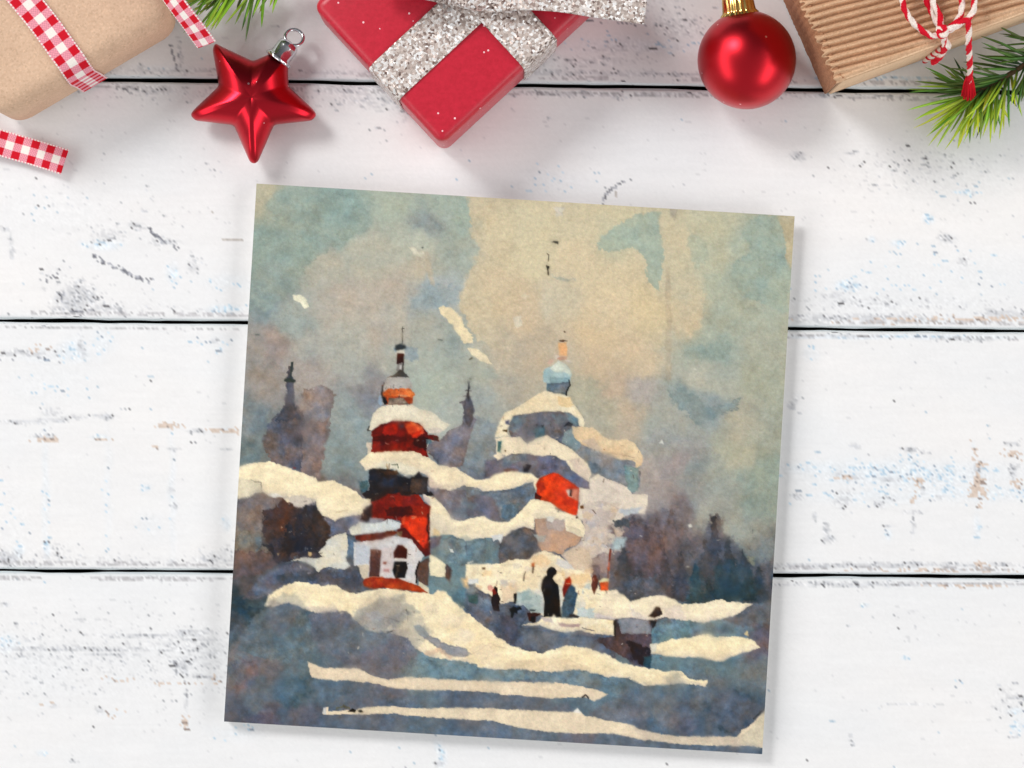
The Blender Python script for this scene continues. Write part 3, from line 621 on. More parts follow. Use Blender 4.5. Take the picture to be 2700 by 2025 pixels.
 ('F', [(970,432),(1100,458),(1180,530),(1250,620),(1290,700),(1380,730),(1500,690),(1665,655)], S, dict(r=1.6, c2=(230,216,186), more=[('H', [(150,395),(210,440),(360,455),(430,400),(520,310),(560,258),(640,260),(740,280),(830,360),(970,400),(1000,440),(1042,520),(1020,590),(985,580),(860,525),(850,440),(720,430),(600,420),(592,525),(500,490),(400,530),(340,575),(250,590),(100,592),(0,620)]), ('F', [(1460,950),(1400,940),(1300,875),(1180,875),(1062,880),(1052,650),(1060,560)])])),
 ('F', [(1065,620),(1180,650),(1280,800),(1200,880),(1065,870)], (222,210,188), dict(a=.7, s=8, r=4)),
 ('F', [(975,435),(1060,470),(1055,540),(1000,500)], (212,196,188), dict(a=.8, s=4)),
 ('F', [(1100,800),(1160,830),(1160,880),(1090,880)], (222,188,135), dict(a=.7, s=5)),
 ('F', [(1020,440),(1060,392),(1100,440)], (30,26,34), dict(r=1.2)),
 ('F', [(1060,1035),(1160,930),(1300,885),(1460,950),(1665,900),(1665,1195),(1500,1205),(1430,1205),(1300,1195),(1200,1195),(1060,1095)], (110,128,135), dict(r=2, c2=(98,113,124))),
 ('F', [(1455,950),(1450,1190)], (80,85,98), dict(w=14, r=2, a=.6)),
 ('F', [(1060,890),(1180,885),(1150,985),(1060,1020)], (98,92,108), dict(a=.85, s=5, r=3)),
 ('F', [(1262,1022),(1300,1030),(1310,1065),(1275,1055)], (222,225,218), dict(r=1)),
 ('F', [(1465,1180),(1520,1155)], (225,222,208), dict(w=16, r=1.5)),
 ('H', [(215,570),(325,555),(300,642),(272,605),(238,625)], (226,226,222), dict(r=1.2)),
 ('H', [(310,620),(400,530),(510,500),(592,530),(622,640),(625,705),(560,755),(480,792),(290,832),(278,700)], (97,90,92), dict(r=2, c2=(86,88,97))),
 ('H', [(600,422),(720,420),(860,450),(870,530),(1005,585),(960,655),(860,695),(840,745),(760,715),(660,705),(625,650)], (194,152,122), dict(r=1.6, c2=(176,148,132))),
 ('H', [(690,430),(862,440),(852,535),(720,522)], (182,168,162), dict(a=.85, s=5, r=3)),
 ('H', [(700,400),(770,410),(760,460),(710,450)], (225,220,208), dict(r=2)),
 ('H', [(860,470),(990,520),(1000,580),(900,530)], (236,222,190), dict(r=2)),
 ('H', [(590,560),(700,570),(680,620),(620,620)], (165,175,172), dict(a=.7, s=5)),
 # --- red house on the hill
 ('H', [(610,120),(640,70),(760,20),(800,28),(984,155),(976,300),(968,395),(900,382),(820,342),(740,282),(640,258),(598,245),(615,180)], (196,50,22), dict(r=.8, c2=(212,66,28), n=22)),
 ('H', [(600,195),(660,230),(645,260),(596,248)], (72,20,15), dict(r=1.4)),
 ('H', [(620,110),(680,100),(700,160),(640,200)], (160,40,25), dict(a=.6, s=4)),
 ('H', [(870,168),(978,158),(972,270),(930,250),(885,225)], (208,128,108), dict(r=1)),
 ('H', [(872,180),(900,168),(925,235),(890,228)], (226,206,192), dict(r=1)),
 ('H', [(902,168),(922,168),(918,232),(900,226)], (48,26,24), dict(r=1)),
 ('H', [(640,72),(760,18)], (150,60,48), dict(w=8, r=1)),
 ('H', [(992,312),(1025,308),(1025,335),(995,338)], (88,62,46), dict(r=1.2)),
 ('H', [(958,404),(978,405),(975,422),(960,422)], (90,60,48), dict(r=.8)),
 ('H', [(1100,345),(1130,378)], (90,75,70), dict(w=8, r=1.2)),
 ('H', [(780,330),(810,345),(800,365)], (140,128,115), dict(w=12, r=1.2)),
 # --- right wood
 ('D', [(640,460),(672,440),(680,310),(710,280),(750,310),(900,240),(960,330),(1010,420),(1100,400),(1150,285),(1190,300),(1210,390),(1260,420),(1320,500),(1360,570),(1470,510),(1460,760),(1380,770),(1180,760),(1000,780),(930,760),(850,740),(760,745),(690,775),(650,710),(585,660),(580,490)], (100,95,103), dict(r=7, s=14, a=.6, c2=(90,88,99), n=60)),
 ('D', [(600,310),(690,305),(680,360),(600,350)], (80,86,96), dict(a=.85, s=4, r=4)),
 ('D', [(1095,480),(1150,290),(1190,300),(1230,430),(1325,520),(1365,640),(1200,700),(1060,620),(1060,520)], (84,82,92), dict(a=.4, s=9, r=6, c2=(72,76,88))),
 ('D', [(690,300),(750,310),(900,480),(850,620),(700,600),(660,440)], (106,92,99), dict(a=.7, s=9, r=7)),
 ('D', [(1160,580),(1250,520),(1340,600),(1390,690),(1370,750),(1200,750),(1140,700)], (47,72,87), dict(a=.5, s=10, r=8, c2=(58,82,96))),
 ('D', [(1000,660),(1050,560),(1100,640),(1130,750),(1000,765)], (63,87,100), dict(a=.45, s=9, r=6)),
 ('D', [(1330,510),(1375,510),(1365,560),(1340,560)], (150,150,132), dict(a=.8, s=4)),
 ('D', [(640,640),(820,620),(900,740),(700,760)], (96,100,112), dict(a=.7, s=9, r=6)),
 ('D', [(1003,340),(1020,335),(1030,348),(1010,354)], (232,230,215), dict(r=.8)),
 ('H', [(1265,690),(1305,588),(1402,588),(1385,655),(1330,695)], (182,197,197), dict(r=1.5, c2=(165,180,182))),
 ('H', [(1262,690),(1250,790)], (120,42,32), dict(w=15, r=1)),
 ('H', [(1246,810),(1246,875)], (205,80,42), dict(w=14, r=1)),
 ('H', [(1240,880),(1235,960)], (120,72,60), dict(w=12, r=1.5, a=.7)),
 # --- village square
 ('H', [(-5,820),(280,822),(340,800),(440,773),(545,780),(580,742),(680,703),(780,738),(850,778),(950,868),(1080,888),(1105,960),(1140,950),(1165,1040),(1200,1046),(1310,1046),(1400,1108),(1440,1162),(1550,1110),(1665,1092),(1665,1190),(1600,1305),(1500,1325),(1300,1310),(1280,1300),(1000,1290),(700,1285),(520,1240),(600,1180),(400,1150),(300,1170),(220,1100),(120,1060),(-5,975)], (245,230,194), dict(r=1.8, c2=(239,219,181))),
 ('H', [(555,760),(680,738),(760,800),(700,855),(600,825)], (236,199,152), dict(a=.8, s=5, r=4)),
 ('H', [(830,900),(1080,905),(1090,980),(930,1005),(860,960)], (237,201,150), dict(a=.8, s=6, r=4)),
 ('H', [(790,775),(880,790),(950,870),(860,860),(780,820)], (224,221,218), dict(a=.8, s=4)),
 ('H', [(300,1000),(440,960),(450,1100),(300,1170)], (228,200,168), dict(a=.7, s=7, r=4)),
 ('H', [(440,1070),(540,1035),(670,1100),(690,1260),(480,1265),(430,1170)], (168,187,187), dict(a=.85, s=6, r=4)),
 ('H', [(490,1060),(575,1070),(560,1135),(480,1140)], (142,166,167), dict(a=.8, s=5, r=3)),
 ('H', [(640,1000),(850,1010),(850,1270),(660,1270)], (205,208,205), dict(a=.6, s=8)),
 ('H', [(970,1200),(1140,1220),(1130,1290),(960,1290)], (188,206,210), dict(a=.8, s=6, r=4)),
 ('H', [(1130,1260),(1320,1250),(1320,1310),(1140,1300)], (205,196,200), dict(a=.7, s=6)),
 ('H', [(-5,975),(60,1000),(140,1065),(210,1095),(300,1175),(400,1180),(500,1180),(565,1230),(525,1300),(485,1370),(620,1370),(740,1395),(900,1440),(1100,1450),(1180,1430),(1290,1440),(1310,1680),(1100,1600),(930,1580),(620,1610),(340,1560),(200,1420),(60,1300),(-5,1260)], (93,101,116), dict(r=2.5, c2=(82,87,103))),
 ('H', [(300,1280),(440,1260),(470,1400),(420,1540),(320,1480)], (72,76,98), dict(a=.7, s=8, r=6)),
 ('H', [(500,1390),(800,1410),(1150,1480),(1100,1570),(620,1590),(480,1500)], (110,115,124), dict(a=.7, s=7, r=5)),
 ('H', [(10,1085),(105,1085),(95,1165),(15,1150)], (60,96,101), dict(a=.9, s=5, r=4)),
 ('H', [(120,1100),(230,1140),(210,1230),(110,1200)], (110,122,136), dict(a=.7, s=5, r=4)),
 ('H', [(-5,1000),(80,990),(110,1070),(-5,1080)], (130,140,146), dict(a=.7, s=5, r=3)),
 ('F', [(1048,1088),(1110,1110),(1222,1190),(1222,1335),(1048,1322)], (239,227,192), dict(r=1.4)),
 ('F', [(1228,1185),(1287,1240),(1272,1385),(1218,1345)], (88,68,67), dict(r=1.8)),
 ('F', [(1395,1350),(1460,1340),(1470,1450),(1420,1430)], (232,195,145), dict(r=2)),
 ('F', [(1470,1360),(1580,1350),(1580,1400),(1470,1410)], (226,228,226), dict(a=.9, r=2)),
 ('F', [(1625,1235),(1650,1232),(1650,1248),(1628,1248)], (80,60,48), dict(r=1)),
 ('H', [(135,852),(160,850),(160,868),(138,868)], (85,66,50), dict(r=.8)),
 ('D', [(600,850),(800,860),(805,960),(800,1125),(700,1105),(640,1060),(560,1010),(500,970),(590,950)], (84,72,82), dict(r=2.5, c2=(68,56,66))),
 ('D', [(618,850),(785,860),(800,935),(640,932)], (140,141,150), dict(a=.95, r=2, c2=(120,128,138))),
 ('D', [(680,970),(790,1000),(785,1110),(700,1090)], (28,24,37), dict(a=.9, s=6, r=5)),
 ('D', [(765,1060),(808,1060),(800,1122),(765,1118)], (42,72,85), dict(a=.9, s=3, r=2)),
 ('D', [(590,862),(612,858),(608,960),(592,940)], (42,37,40), dict(r=1.5)),
 ('H', [(488,1355),(560,1335),(620,1330),(690,1275),(760,1285),(1000,1288),(1285,1310),(1290,1445),(1120,1432),(1000,1402),(860,1422),(740,1392),(640,1352),(560,1358)], (240,229,202), dict(r=1.4, c2=(238,215,168))),
 ('H', [(800,1338),(1002,1348),(985,1375),(820,1368)], (178,152,148), dict(r=1.5)),
 ('H', [(650,1290),(740,1300),(760,1340),(690,1330)], (196,182,182), dict(a=.8, s=4)),
 ('H', [(1010,1380),(1120,1405)], (110,105,110), dict(w=9, r=1.2)),
 # --- figures
 ('H', [(855,990),(865,955),(900,932),(917,960),(917,1010),(890,1050),(880,1095),(850,1105),(843,1040)], (132,26,19), dict(r=1)),
 ('H', [(863,955),(895,950),(902,930),(913,960),(912,1000),(862,1008)], (192,46,23), dict(r=.8)),
 ('H', [(890,1030),(920,1003),(950,1020),(955,1060),(976,1080),(960,1140),(945,1220),(930,1262),(988,1282),(970,1297),(828,1287),(830,1200),(860,1100)], (70,90,105), dict(r=1.2, c2=(56,72,88))),
 ('H', [(900,1260),(988,1280),(970,1297),(880,1290)], (42,44,55), dict(s=2)),
 ('H', [(703,920),(703,890),(718,858),(745,843),(775,855),(792,885),(787,910),(767,927),(757,947),(777,980),(802,1000),(812,1040),(817,1150),(828,1285),(790,1288),(765,1262),(745,1284),(678,1284),(680,1150),(670,1080),(656,1040),(663,960),(690,925)], (15,15,22), dict(r=.8)),
 ('H', [(670,960),(750,950),(760,1020),(680,1030)], (28,30,48), dict(a=.8, s=6)),
 ('H', [(230,1040),(245,1008),(265,1020),(270,1070),(292,1120),(282,1180),(292,1235),(235,1228),(213,1150)], (35,22,26), dict(r=1.2)),
 ('H', [(222,1040),(240,1028),(262,1075),(228,1095)], (115,32,30), dict(r=1)),
 ('H', [(185,1010),(215,998),(235,1020),(215,1055),(190,1045)], (226,165,147), dict(s=3)),
 ('H', [(410,1080),(435,1068),(442,1100),(432,1170),(413,1165)], (25,25,30), dict(r=1)),
 ('H', [(372,1210),(410,1188),(440,1200),(470,1188),(482,1220),(445,1225),(442,1255),(415,1250),(405,1292),(388,1290),(390,1240)], (25,25,29), dict(r=1.5)),
 ('H', [(530,1243),(640,1248),(652,1263),(612,1280),(605,1332),(550,1322),(535,1280)], (58,24,22), dict(r=1.2)),
 ('H', [(560,1280),(600,1275),(600,1330),(555,1322)], (25,16,18), dict(r=1)),
 ('H', [(548,1215),(610,1220),(600,1232),(560,1230)], (75,85,90), dict(r=1.5)),
 ('H', [(1095,1010),(1100,925),(1130,908),(1152,960),(1147,1030),(1122,1085),(1100,1055)], (86,46,42), dict(r=1.3, c2=(110,55,50))),
 ('H', [(1155,965),(1200,943),(1247,953),(1243,985),(1168,985)], (226,216,168), dict(r=.8)),
 ('H', [(1170,978),(1242,975),(1237,1052),(1174,1052)], (230,86,32), dict(r=.7)),
 ('H', [(568,812),(597,808),(592,850),(573,842)], (222,102,52), dict(r=1)),
 ('H', [(586,850),(582,895)], (60,48,48), dict(w=12, r=1.2)),
 ('H', [(516,890),(502,928),(500,968)], (48,40,40), dict(w=8, r=.8)),
 ('D', [(788,842),(830,783),(850,788),(862,830),(820,848)], (42,34,40), dict(r=1)),
 # --- right snow and its shadow
 ('D', [(800,872),(900,850),(1010,865),(1180,855),(1350,780),(1470,745),(1460,890),(1340,925),(1330,960),(1250,960),(1100,950),(1000,965),(900,980),(830,1010),(800,1000)], (103,127,134), dict(r=2, c2=(97,110,123))),
 ('D', [(1290,800),(1470,745),(1460,900),(1340,900),(1180,860)], (98,100,112), dict(a=.75, s=7, r=5)),
 ('D', [(560,700),(620,698),(685,765),(760,735),(850,724),(920,745),(970,777),(1080,770),(1160,745),(1270,765),(1355,773),(1290,820),(1200,850),(1100,872),(1000,866),(900,850),(870,845),(800,862),(700,850),(600,850),(480,820)], (246,231,196), dict(r=1.5, c2=(238,221,193))),
 ('D', [(870,800),(960,780),(990,860),(900,855),(860,840)], (228,212,196), dict(a=.7, s=6)),
 ('D', [(685,770),(700,850),(780,860),(700,800)], (216,205,196), dict(a=.6, s=5)),
 ('D', [(788,842),(830,783),(850,788),(862,830),(820,848)], (42,34,40), dict(r=1)),
 ('D', [(793,860),(828,868),(825,890),(808,905),(800,890)], (34,34,44), dict(r=1.3)),
 ('D', [(798,990),(840,990),(920,960),(1010,955),(1100,935),(1160,955),(1270,950),(1330,960),(1362,970),(1397,1010),(1300,1040),(1240,1060),(1180,1092),(1060,1062),(920,1062),(850,1047),(798,1045)], (249,232,190), dict(r=1.5, c2=(242,220,178))),
 ('D', [(798,990),(835,985),(830,1030),(798,1045)], (236,230,208), dict(r=1)),
 ('D', [(1308,938),(1330,918),(1337,950)], (238,215,165), dict(r=1)),
 ('D', [(1350,870),(1470,890),(1455,1060),(1390,990)], (99,93,106), dict(a=.65, s=7, r=5)),
 # --- foreground
 ('C', [(60,720),(150,780),(235,795),(130,890),(40,1030)], (45,66,82), dict(a=.8, s=5, r=5)),
 ('C', [(60,1020),(130,895),(250,790),(400,765),(470,800),(520,1000),(480,1090),(200,1060)], (98,111,120), dict(a=.75, s=4, r=4, c2=(90,105,116))),
 ('C', [(480,830),(680,800),(800,930),(980,940),(1080,1030),(1000,1120),(700,1110),(540,1020)], (109,108,117), dict(a=.75, s=5, r=5, c2=(100,100,112))),
 ('C', [(40,1110),(60,1030),(110,955),(80,1080)], (150,121,116), dict(a=.7, s=4, r=3)),
 ('C', [(80,1090),(210,1090),(190,1240),(80,1280)], (108,96,104), dict(a=.7, s=7, r=5)),
 ('C', [(245,782),(268,720),(350,670),(440,650),(510,665),(560,675),(640,668),(680,700),(740,716),(850,688),(950,690),(1080,710),(1170,722),(1190,700),(1240,708),(1300,780),(1400,860),(1500,940),(1600,1005),(1659,1015)], (250,234,196), dict(r=1.8, c2=(243,222,180), e=.02, n=50, more=[('D', [(60,1010),(200,1040),(340,1000),(440,1010),(560,1050),(650,1100),(760,1120),(880,1140),(960,1140),(1010,1180),(1060,1190),(1112,1193),(1103,1228),(980,1207),(870,1212),(760,1217),(690,1182),(560,1170),(400,1127),(250,1142),(0,1132)]), ('C', [(1410,1122),(1360,1092),(1250,1077),(1130,1052),(1070,1012),(1030,962),(960,932),(860,932),(790,912),(740,862),(690,810),(640,800),(520,822),(440,790),(380,770),(300,790)])])),
 ('C', [(430,785),(660,790),(640,815),(520,825)], (214,200,184), dict(a=.7, s=5)),
 ('C', [(1060,895),(1110,890),(1150,950),(1240,992),(1330,1010),(1377,1050),(1330,1072),(1230,1042),(1180,1002),(1100,952)], (142,143,150), dict(a=.92, r=2.5, c2=(128,132,142))),
 ('C', [(1050,890),(1120,895),(1150,960),(1090,940)], (150,165,168), dict(a=.7, s=4)),
 ('C', [(740,860),(850,810),(930,870),(1050,930),(1000,945),(860,930),(790,912)], (233,214,190), dict(a=.75, s=5, r=4)),
 ('C', [(800,830),(860,812),(910,850),(840,880)], (240,235,220), dict(a=.8, s=6)),
 ('C', [(900,845),(980,868)], (140,118,95), dict(w=6, r=1.5, a=.7)),
 ('C', [(1030,815),(1025,860)], (150,130,105), dict(w=5, r=1.5, a=.6)),
 ('C', [(915,932),(942,922)], (60,50,45), dict(w=9, r=1)),
 ('C', [(1130,1045),(1200,1020),(1260,1060)], (226,190,160), dict(w=22, s=5, a=.7)),
 ('C', [(1370,1050),(1480,990),(1560,1010)], (205,180,150), dict(w=6, r=2, a=.5)),
 ('D', [(0,1090),(300,1060),(500,1130),(250,1142),(0,1132)], (232,208,172), dict(a=.6, s=7)),
 ('D', [(0,1132),(250,1142),(400,1127),(560,1170),(690,1182),(640,1220),(420,1210),(300,1195),(0,1190)], (113,130,139), dict(a=.85, s=3, r=3, c2=(104,120,131))),
 ('C', [(1050,1065),(1250,1080),(1400,1100),(1415,1128),(1665,1135),(1665,1195),(1200,1180),(1000,1170),(980,1120)], (112,131,139), dict(a=.85, s=3, r=3, c2=(104,122,132))),
 ('C', [(330,1330),(300,1290),(400,1180),(480,1180),(500,1240),(470,1330),(400,1350)], (62,90,108), dict(a=.7, s=9, r=7)),
 ('D', [(1100,1290),(1300,1250),(1420,1340),(1280,1480),(1120,1440)], (66,82,101), dict(a=.75, s=10, r=8)),
 ('C', [(480,1088),(560,1120),(650,1124),(760,1125),(820,1160),(920,1185),(1050,1170),(1200,1185),(1400,1190),(1659,1200)], (233,215,187), dict(r=1.4, c2=(227,207,177), more=[('D', [(300,1205),(420,1220),(567,1265),(490,1302),(430,1280),(250,1287),(0,1267)]), ('C', [(1500,1256),(1300,1247),(1100,1246),(950,1231),(850,1206),(700,1191),(560,1186),(500,1172)])])),
 ('D', [(425,1280),(440,1270),(458,1288)], (60,52,58), dict(w=9, r=1)),
 ('C', [(560,1375),(570,1340),(588,1335),(590,1360),(740,1352),(800,1335),(950,1333),(1100,1345),(1300,1340),(1500,1345),(1659,1355)], (233,216,186), dict(r=1.4, c2=(226,208,180), more=[('D', [(200,1355),(370,1365),(400,1343),(440,1380),(560,1410),(680,1430),(780,1470),(900,1490),(1080,1500),(1270,1495),(1300,1460),(1360,1420),(1430,1345),(1415,1560),(1300,1547),(1100,1547),(900,1532),(750,1512),(600,1482),(400,1482),(250,1472),(100,1452),(0,1427)]), ('C', [(1500,1410),(1300,1402),(1100,1387),(950,1372),(780,1377),(620,1378)])])),
 ('D', [(700,1440),(900,1492),(1270,1497),(1420,1400),(1415,1555),(1300,1547),(900,1532),(750,1512)], (204,189,171), dict(a=.6, s=6, r=3)),
 ('D', [(1290,1490),(1370,1420),(1425,1360),(1412,1545),(1300,1540)], (216,205,178), dict(a=.8, s=4, r=3)),
 ('D', [(375,1362),(400,1340),(425,1370)], (240,236,226), dict(r=1)),
 ('D', [(1360,1400),(1390,1375),(1415,1350)], (40,42,50), dict(w=7, r=1.2)),
 ('C', [(695,1362),(720,1345),(742,1352),(738,1366)], (22,22,22), dict(r=1)),
 ('C', [(750,1358),(770,1350),(787,1365),(760,1366)], (24,24,24), dict(r=1)),
 ('C', [(640,1345),(670,1330),(700,1345)], (110,105,80), dict(w=12, r=2, a=.6)),
 ('C', [(560,1370),(565,1340),(580,1335),(580,1378)], (206,208,208), dict(a=.8, r=1)),
]

def conifer(tile, ax, ay, h, w, col, a=.7, s=2.5, seed=0, tiers=9):
    rs = random.Random(seed); L_, R_ = [], []
    for i in range(tiers):
        t = (i + 1) / tiers
        yy = ay + h * t; ww = w * .5 * (t ** .85) * rs.uniform(.75, 1.2)
        L_ += [(ax - ww, yy - h / tiers * rs.uniform(-.1, .25)), (ax - ww * rs.uniform(.45, .7), yy - h / tiers * rs.uniform(.1, .4))]
        ww = w * .5 * (t ** .85) * rs.uniform(.75, 1.2)
        R_ += [(ax + ww, yy - h / tiers * rs.uniform(-.1, .25)), (ax + ww * rs.uniform(.45, .7), yy - h / tiers * rs.uniform(.1, .4))]
    return (tile, [(ax, ay)] + R_ + L_[::-1], col, dict(a=a, s=s, r=3.2, c2=tuple(v * .86 for v in col)))

_woods = []
for q, (x, y, h, w, c, a) in enumerate([(910, 235, 500, 230, (120,108,114), .5), (830, 300, 450, 220, (112,100,108), .55), (985, 340, 420, 190, (108,106,114), .5),
    (705, 280, 470, 190, (98,88,98), .75), (775, 330, 430, 180, (104,90,97), .7), (650, 420, 350, 170, (92,92,102), .75), (1152, 283, 470, 170, (88,84,95), .85),
    (1095, 400, 370, 160, (92,92,102), .65), (1225, 390, 380, 170, (78,84,96), .8), (1310, 470, 300, 160, (72,82,94), .75), (1390, 560, 210, 150, (78,86,98), .7),
    (880, 470, 290, 150, (88,84,95), .7), (960, 480, 290, 140, (92,88,100), .65), (735, 520, 240, 130, (84,84,95), .6), (1045, 545, 230, 120, (62,86,100), .8),
    (1180, 520, 240, 130, (52,76,91), .8), (1255, 510, 250, 150, (46,70,85), .85), (1335, 590, 170, 120, (50,74,88), .75), (1120, 600, 160, 90, (58,80,95), .7), (820, 600, 150, 110, (86,88,100), .6)]):
    _woods.append(conifer('D', x, y, h, w * 1.05, tuple(v * .86 for v in c), min(.95, a + .12), 1.7, 40 + q))
_bush = []
for q, (x, y, h, w, c, a) in enumerate([(655, 620, 420, 260, (92,62,57), .75), (745, 655, 420, 240, (84,62,60), .7), (560, 690, 400, 260, (88,66,62), .65), (880, 680, 420, 230, (70,60,66), .75),
    (985, 625, 460, 230, (74,60,62), .8), (1060, 830, 340, 190, (70,58,60), .75), (820, 800, 400, 260, (58,52,62), .65), (480, 800, 380, 220, (92,72,70), .5), (930, 900, 330, 240, (54,50,60), .6), (700, 900, 330, 260, (52,50,62), .6)]):
    _bush.append(conifer('I', x, y - 25, h, w, tuple(v * .88 for v in c), min(.95, a + .15), 1.4, 70 + q, 8))
def _after(key, extra, n=1):
    i = [k for k, L in enumerate(LAYERS) if L[0] == key[0] and L[1][0] == key[1]][0]
    LAYERS[i + n:i + n] = extra
_after(('D', (640, 460)), _woods, 1)
_after(('I', (470, 760)), _bush, 0)
def blob(tile, x, y, r, col, a, sft, seed):
    rs = random.Random(seed); n = 11; ph = rs.uniform(0, 6.28); ex = rs.uniform(.7, 1.5)
    pts = [(x + r * ex * rs.uniform(.6, 1.2) * math.cos(ph + 6.283 * i / n), y + r * rs.uniform(.55, 1.1) * math.sin(ph + 6.283 * i / n)) for i in range(n)]
    return (tile, pts, col, dict(a=a, s=sft, r=4, tex=0, e=0))

def washes(tile, box, cols, count, r0, r1, a0, a1, sft, seed, inside=None):
    rs = random.Random(seed); out = []
    while len(out) < count:
        x = rs.uniform(box[0], box[2]); y = rs.uniform(box[1], box[3])
        if inside is not None:
            n = len(inside); hit = False
            for i in range(n):
                (ax, ay), (bx_, by_) = inside[i], inside[(i + 1) % n]
                if (ay > y) != (by_ > y) and x < (bx_ - ax) * (y - ay) / (by_ - ay) + ax: hit = not hit
            if not hit: continue
        out.append(blob(tile, x, y, rs.uniform(r0, r1), rs.choice(cols), rs.uniform(a0, a1), sft, rs.random()))
    return out
_cream = [(240, 226, 198), (226, 211, 190), (205, 198, 194), (232, 204, 168), (246, 234, 210)]
_house = [(229, 214, 190), (214, 200, 184), (192, 188, 190), (224, 198, 166), (204, 180, 158), (236, 224, 202)]
_after(('H', (1095, 770)), washes('H', (1000, 290, 1350, 720), _house, 46, 14, 46, .35, .75, 3, 901))
_after(('H', (1130, 1260)), washes('H', (20, 830, 1080, 1060), _cream + [(238, 200, 150)], 44, 12, 42, .3, .7, 4, 902) + washes('H', (440, 1020, 1100, 1260), [(186, 200, 200), (214, 212, 206), (160, 178, 180), (236, 226, 204)], 26, 14, 40, .3, .7, 4, 903))
_blue = [(88, 104, 120), (116, 116, 124), (102, 118, 128), (112, 102, 112), (82, 96, 114), (126, 128, 134)]
_after(('D', (1100, 1290)), washes('C', (60, 800, 1050, 1400), _blue, 46, 40, 130, .15, .42, 12, 904) + washes('D', (30, 1180, 1420, 1580), _blue, 46, 40, 130, .15, .42, 12, 905))
_after(('C', (1050, 890)), washes('C', (300, 690, 1500, 1060), [(252, 238, 206), (242, 220, 182), (234, 214, 188), (250, 230, 186), (226, 214, 198)], 40, 18, 60, .2, .45, 9, 906,
       [(300, 780), (440, 670), (650, 690), (740, 740), (950, 720), (1200, 740), (1400, 890), (1620, 1030), (1400, 1060), (1150, 900), (960, 900), (800, 880), (700, 800), (450, 770)]))
_after(('G', (72, 1292)), washes('G', (150, 880, 900, 1080), [(92, 98, 112), (122, 124, 132), (112, 132, 140), (104, 96, 106)], 16, 20, 60, .3, .6, 5, 907, [(280, 900), (560, 870), (880, 900), (850, 960), (700, 1050), (560, 1060), (300, 1060)]) + washes('G', (150, 1290, 800, 1420), [(94, 98, 114), (122, 124, 132), (112, 100, 108)], 12, 20, 50, .3, .6, 5, 908))
_after(('F', (1455, 950)), washes('F', (1070, 900, 1640, 1180), [(92, 112, 122), (122, 138, 142), (100, 104, 116), (84, 100, 116)], 18, 25, 80, .3, .6, 6, 909) + washes('F', (1080, 420, 1640, 640), [(104, 100, 112), (126, 124, 132), (112, 126, 136), (92, 92, 106)], 14, 25, 80, .3, .6, 6, 910, [(1180, 430), (1640, 400), (1640, 640), (1400, 690), (1300, 650)]))
_after(('E', (1402, 448)), [('E', [(1388, 770), (1408, 860), (1446, 960), (1440, 1100), (1400, 1200), (1345, 1100), (1330, 950), (1370, 860)], (88, 84, 92), dict(r=2, a=.85, c2=(74, 72, 82))),
    ('E', [(1392, 690), (1390, 900)], (66, 62, 68), dict(w=22, r=1.5)),
    ('A', [(390, 1050), (402, 1140), (412, 1270), (450, 1340), (300, 1350), (352, 1270), (366, 1140)], (88, 84, 94), dict(r=3, a=.85, c2=(76, 74, 84))),
    ('A', [(393, 1040), (386, 1120)], (62, 68, 72), dict(w=15, r=1.5)), ('A', [(362, 1124), (402, 1128)], (50, 60, 62), dict(w=20, r=1.5))])
# dry-brush flicks and specks along roofs, walls and snow edges
_rs = random.Random(77)
_SPOTS = [('E', 330, 1250, 620, 260), ('E', 440, 650, 340, 300), ('F', 300, 150, 780, 330), ('F', 300, 480, 760, 560), ('F', 220, 900, 830, 620), ('G', 110, 850, 880, 480), ('G', 500, 1150, 1050, 420),
          ('H', 0, 800, 620, 480), ('H', 560, 850, 720, 480), ('H', 900, 400, 420, 560), ('I', 420, 640, 720, 640), ('I', 700, 1200, 700, 260), ('D', 560, 840, 300, 260), ('D', 600, 300, 800, 460), ('C', 700, 800, 700, 300)]
for q in range(330):
    t_, x0, y0, w_, h_ = _SPOTS[q % len(_SPOTS)]
    k_ = TILES[t_][2]
    x = x0 + _rs.random() * w_; y = y0 + _rs.random() * h_
    an = _rs.choice((_rs.uniform(-.35, .35), _rs.uniform(1.2, 1.9))); ln = _rs.uniform(1.5, 9) * k_
    c = _rs.choice([(52, 44, 46), (70, 58, 58), (96, 78, 72), (60, 66, 82), (235, 228, 212), (225, 212, 190), (120, 60, 42)])
    LAYERS.append((t_, [(x, y), (x + .5 * ln * math.cos(an) + _rs.uniform(-1, 1) * k_, y + .5 * ln * math.sin(an) + _rs.uniform(-1, 1) * k_), (x + ln * math.cos(an), y + ln * math.sin(an))], c, dict(w=_rs.uniform(1.2, 2.9) * k_, r=1.2, a=_rs.uniform(.25, .7))))
# ---------------------------------------------------------------- end of the picture
M = {}
M['card_print'] = mat_vcol('printed_card', .6, 3500, 4e-5, .12, .25)
M['card_white'] = mat_plain('white_card_stock', L3(238, 237, 233), .7, 0, .25)
M['paint'] = mat_vcol('worn_white_paint', .62, 1500, 6e-5, .22, .5, var=.012)
M['gap'] = mat_plain('dark_gap', L3(30, 27, 25), .9, 0, .1)
M['kraft'] = mat_kraft('kraft_paper', L3(206, 171, 143), L3(221, 190, 163), wrinkle=.35)
M['kraft_box'] = mat_kraft('kraft_board', L3(220, 182, 145), L3(240, 208, 174), scale=1800)
M['flute'] = mat_kraft('corrugated_paper', L3(196, 154, 120), L3(224, 187, 152), scale=1800)
M['flute_dark'] = mat_kraft('raw_board_edge', L3(128, 80, 54), L3(196, 146, 110), scale=1300)
M['slot'] = mat_plain('board_inside', L3(70, 48, 28), .9, 0, .1)
M['red_paper'] = mat_speckled_red('red_paper')
M['glitter'] = mat_glitter('silver_glitter')
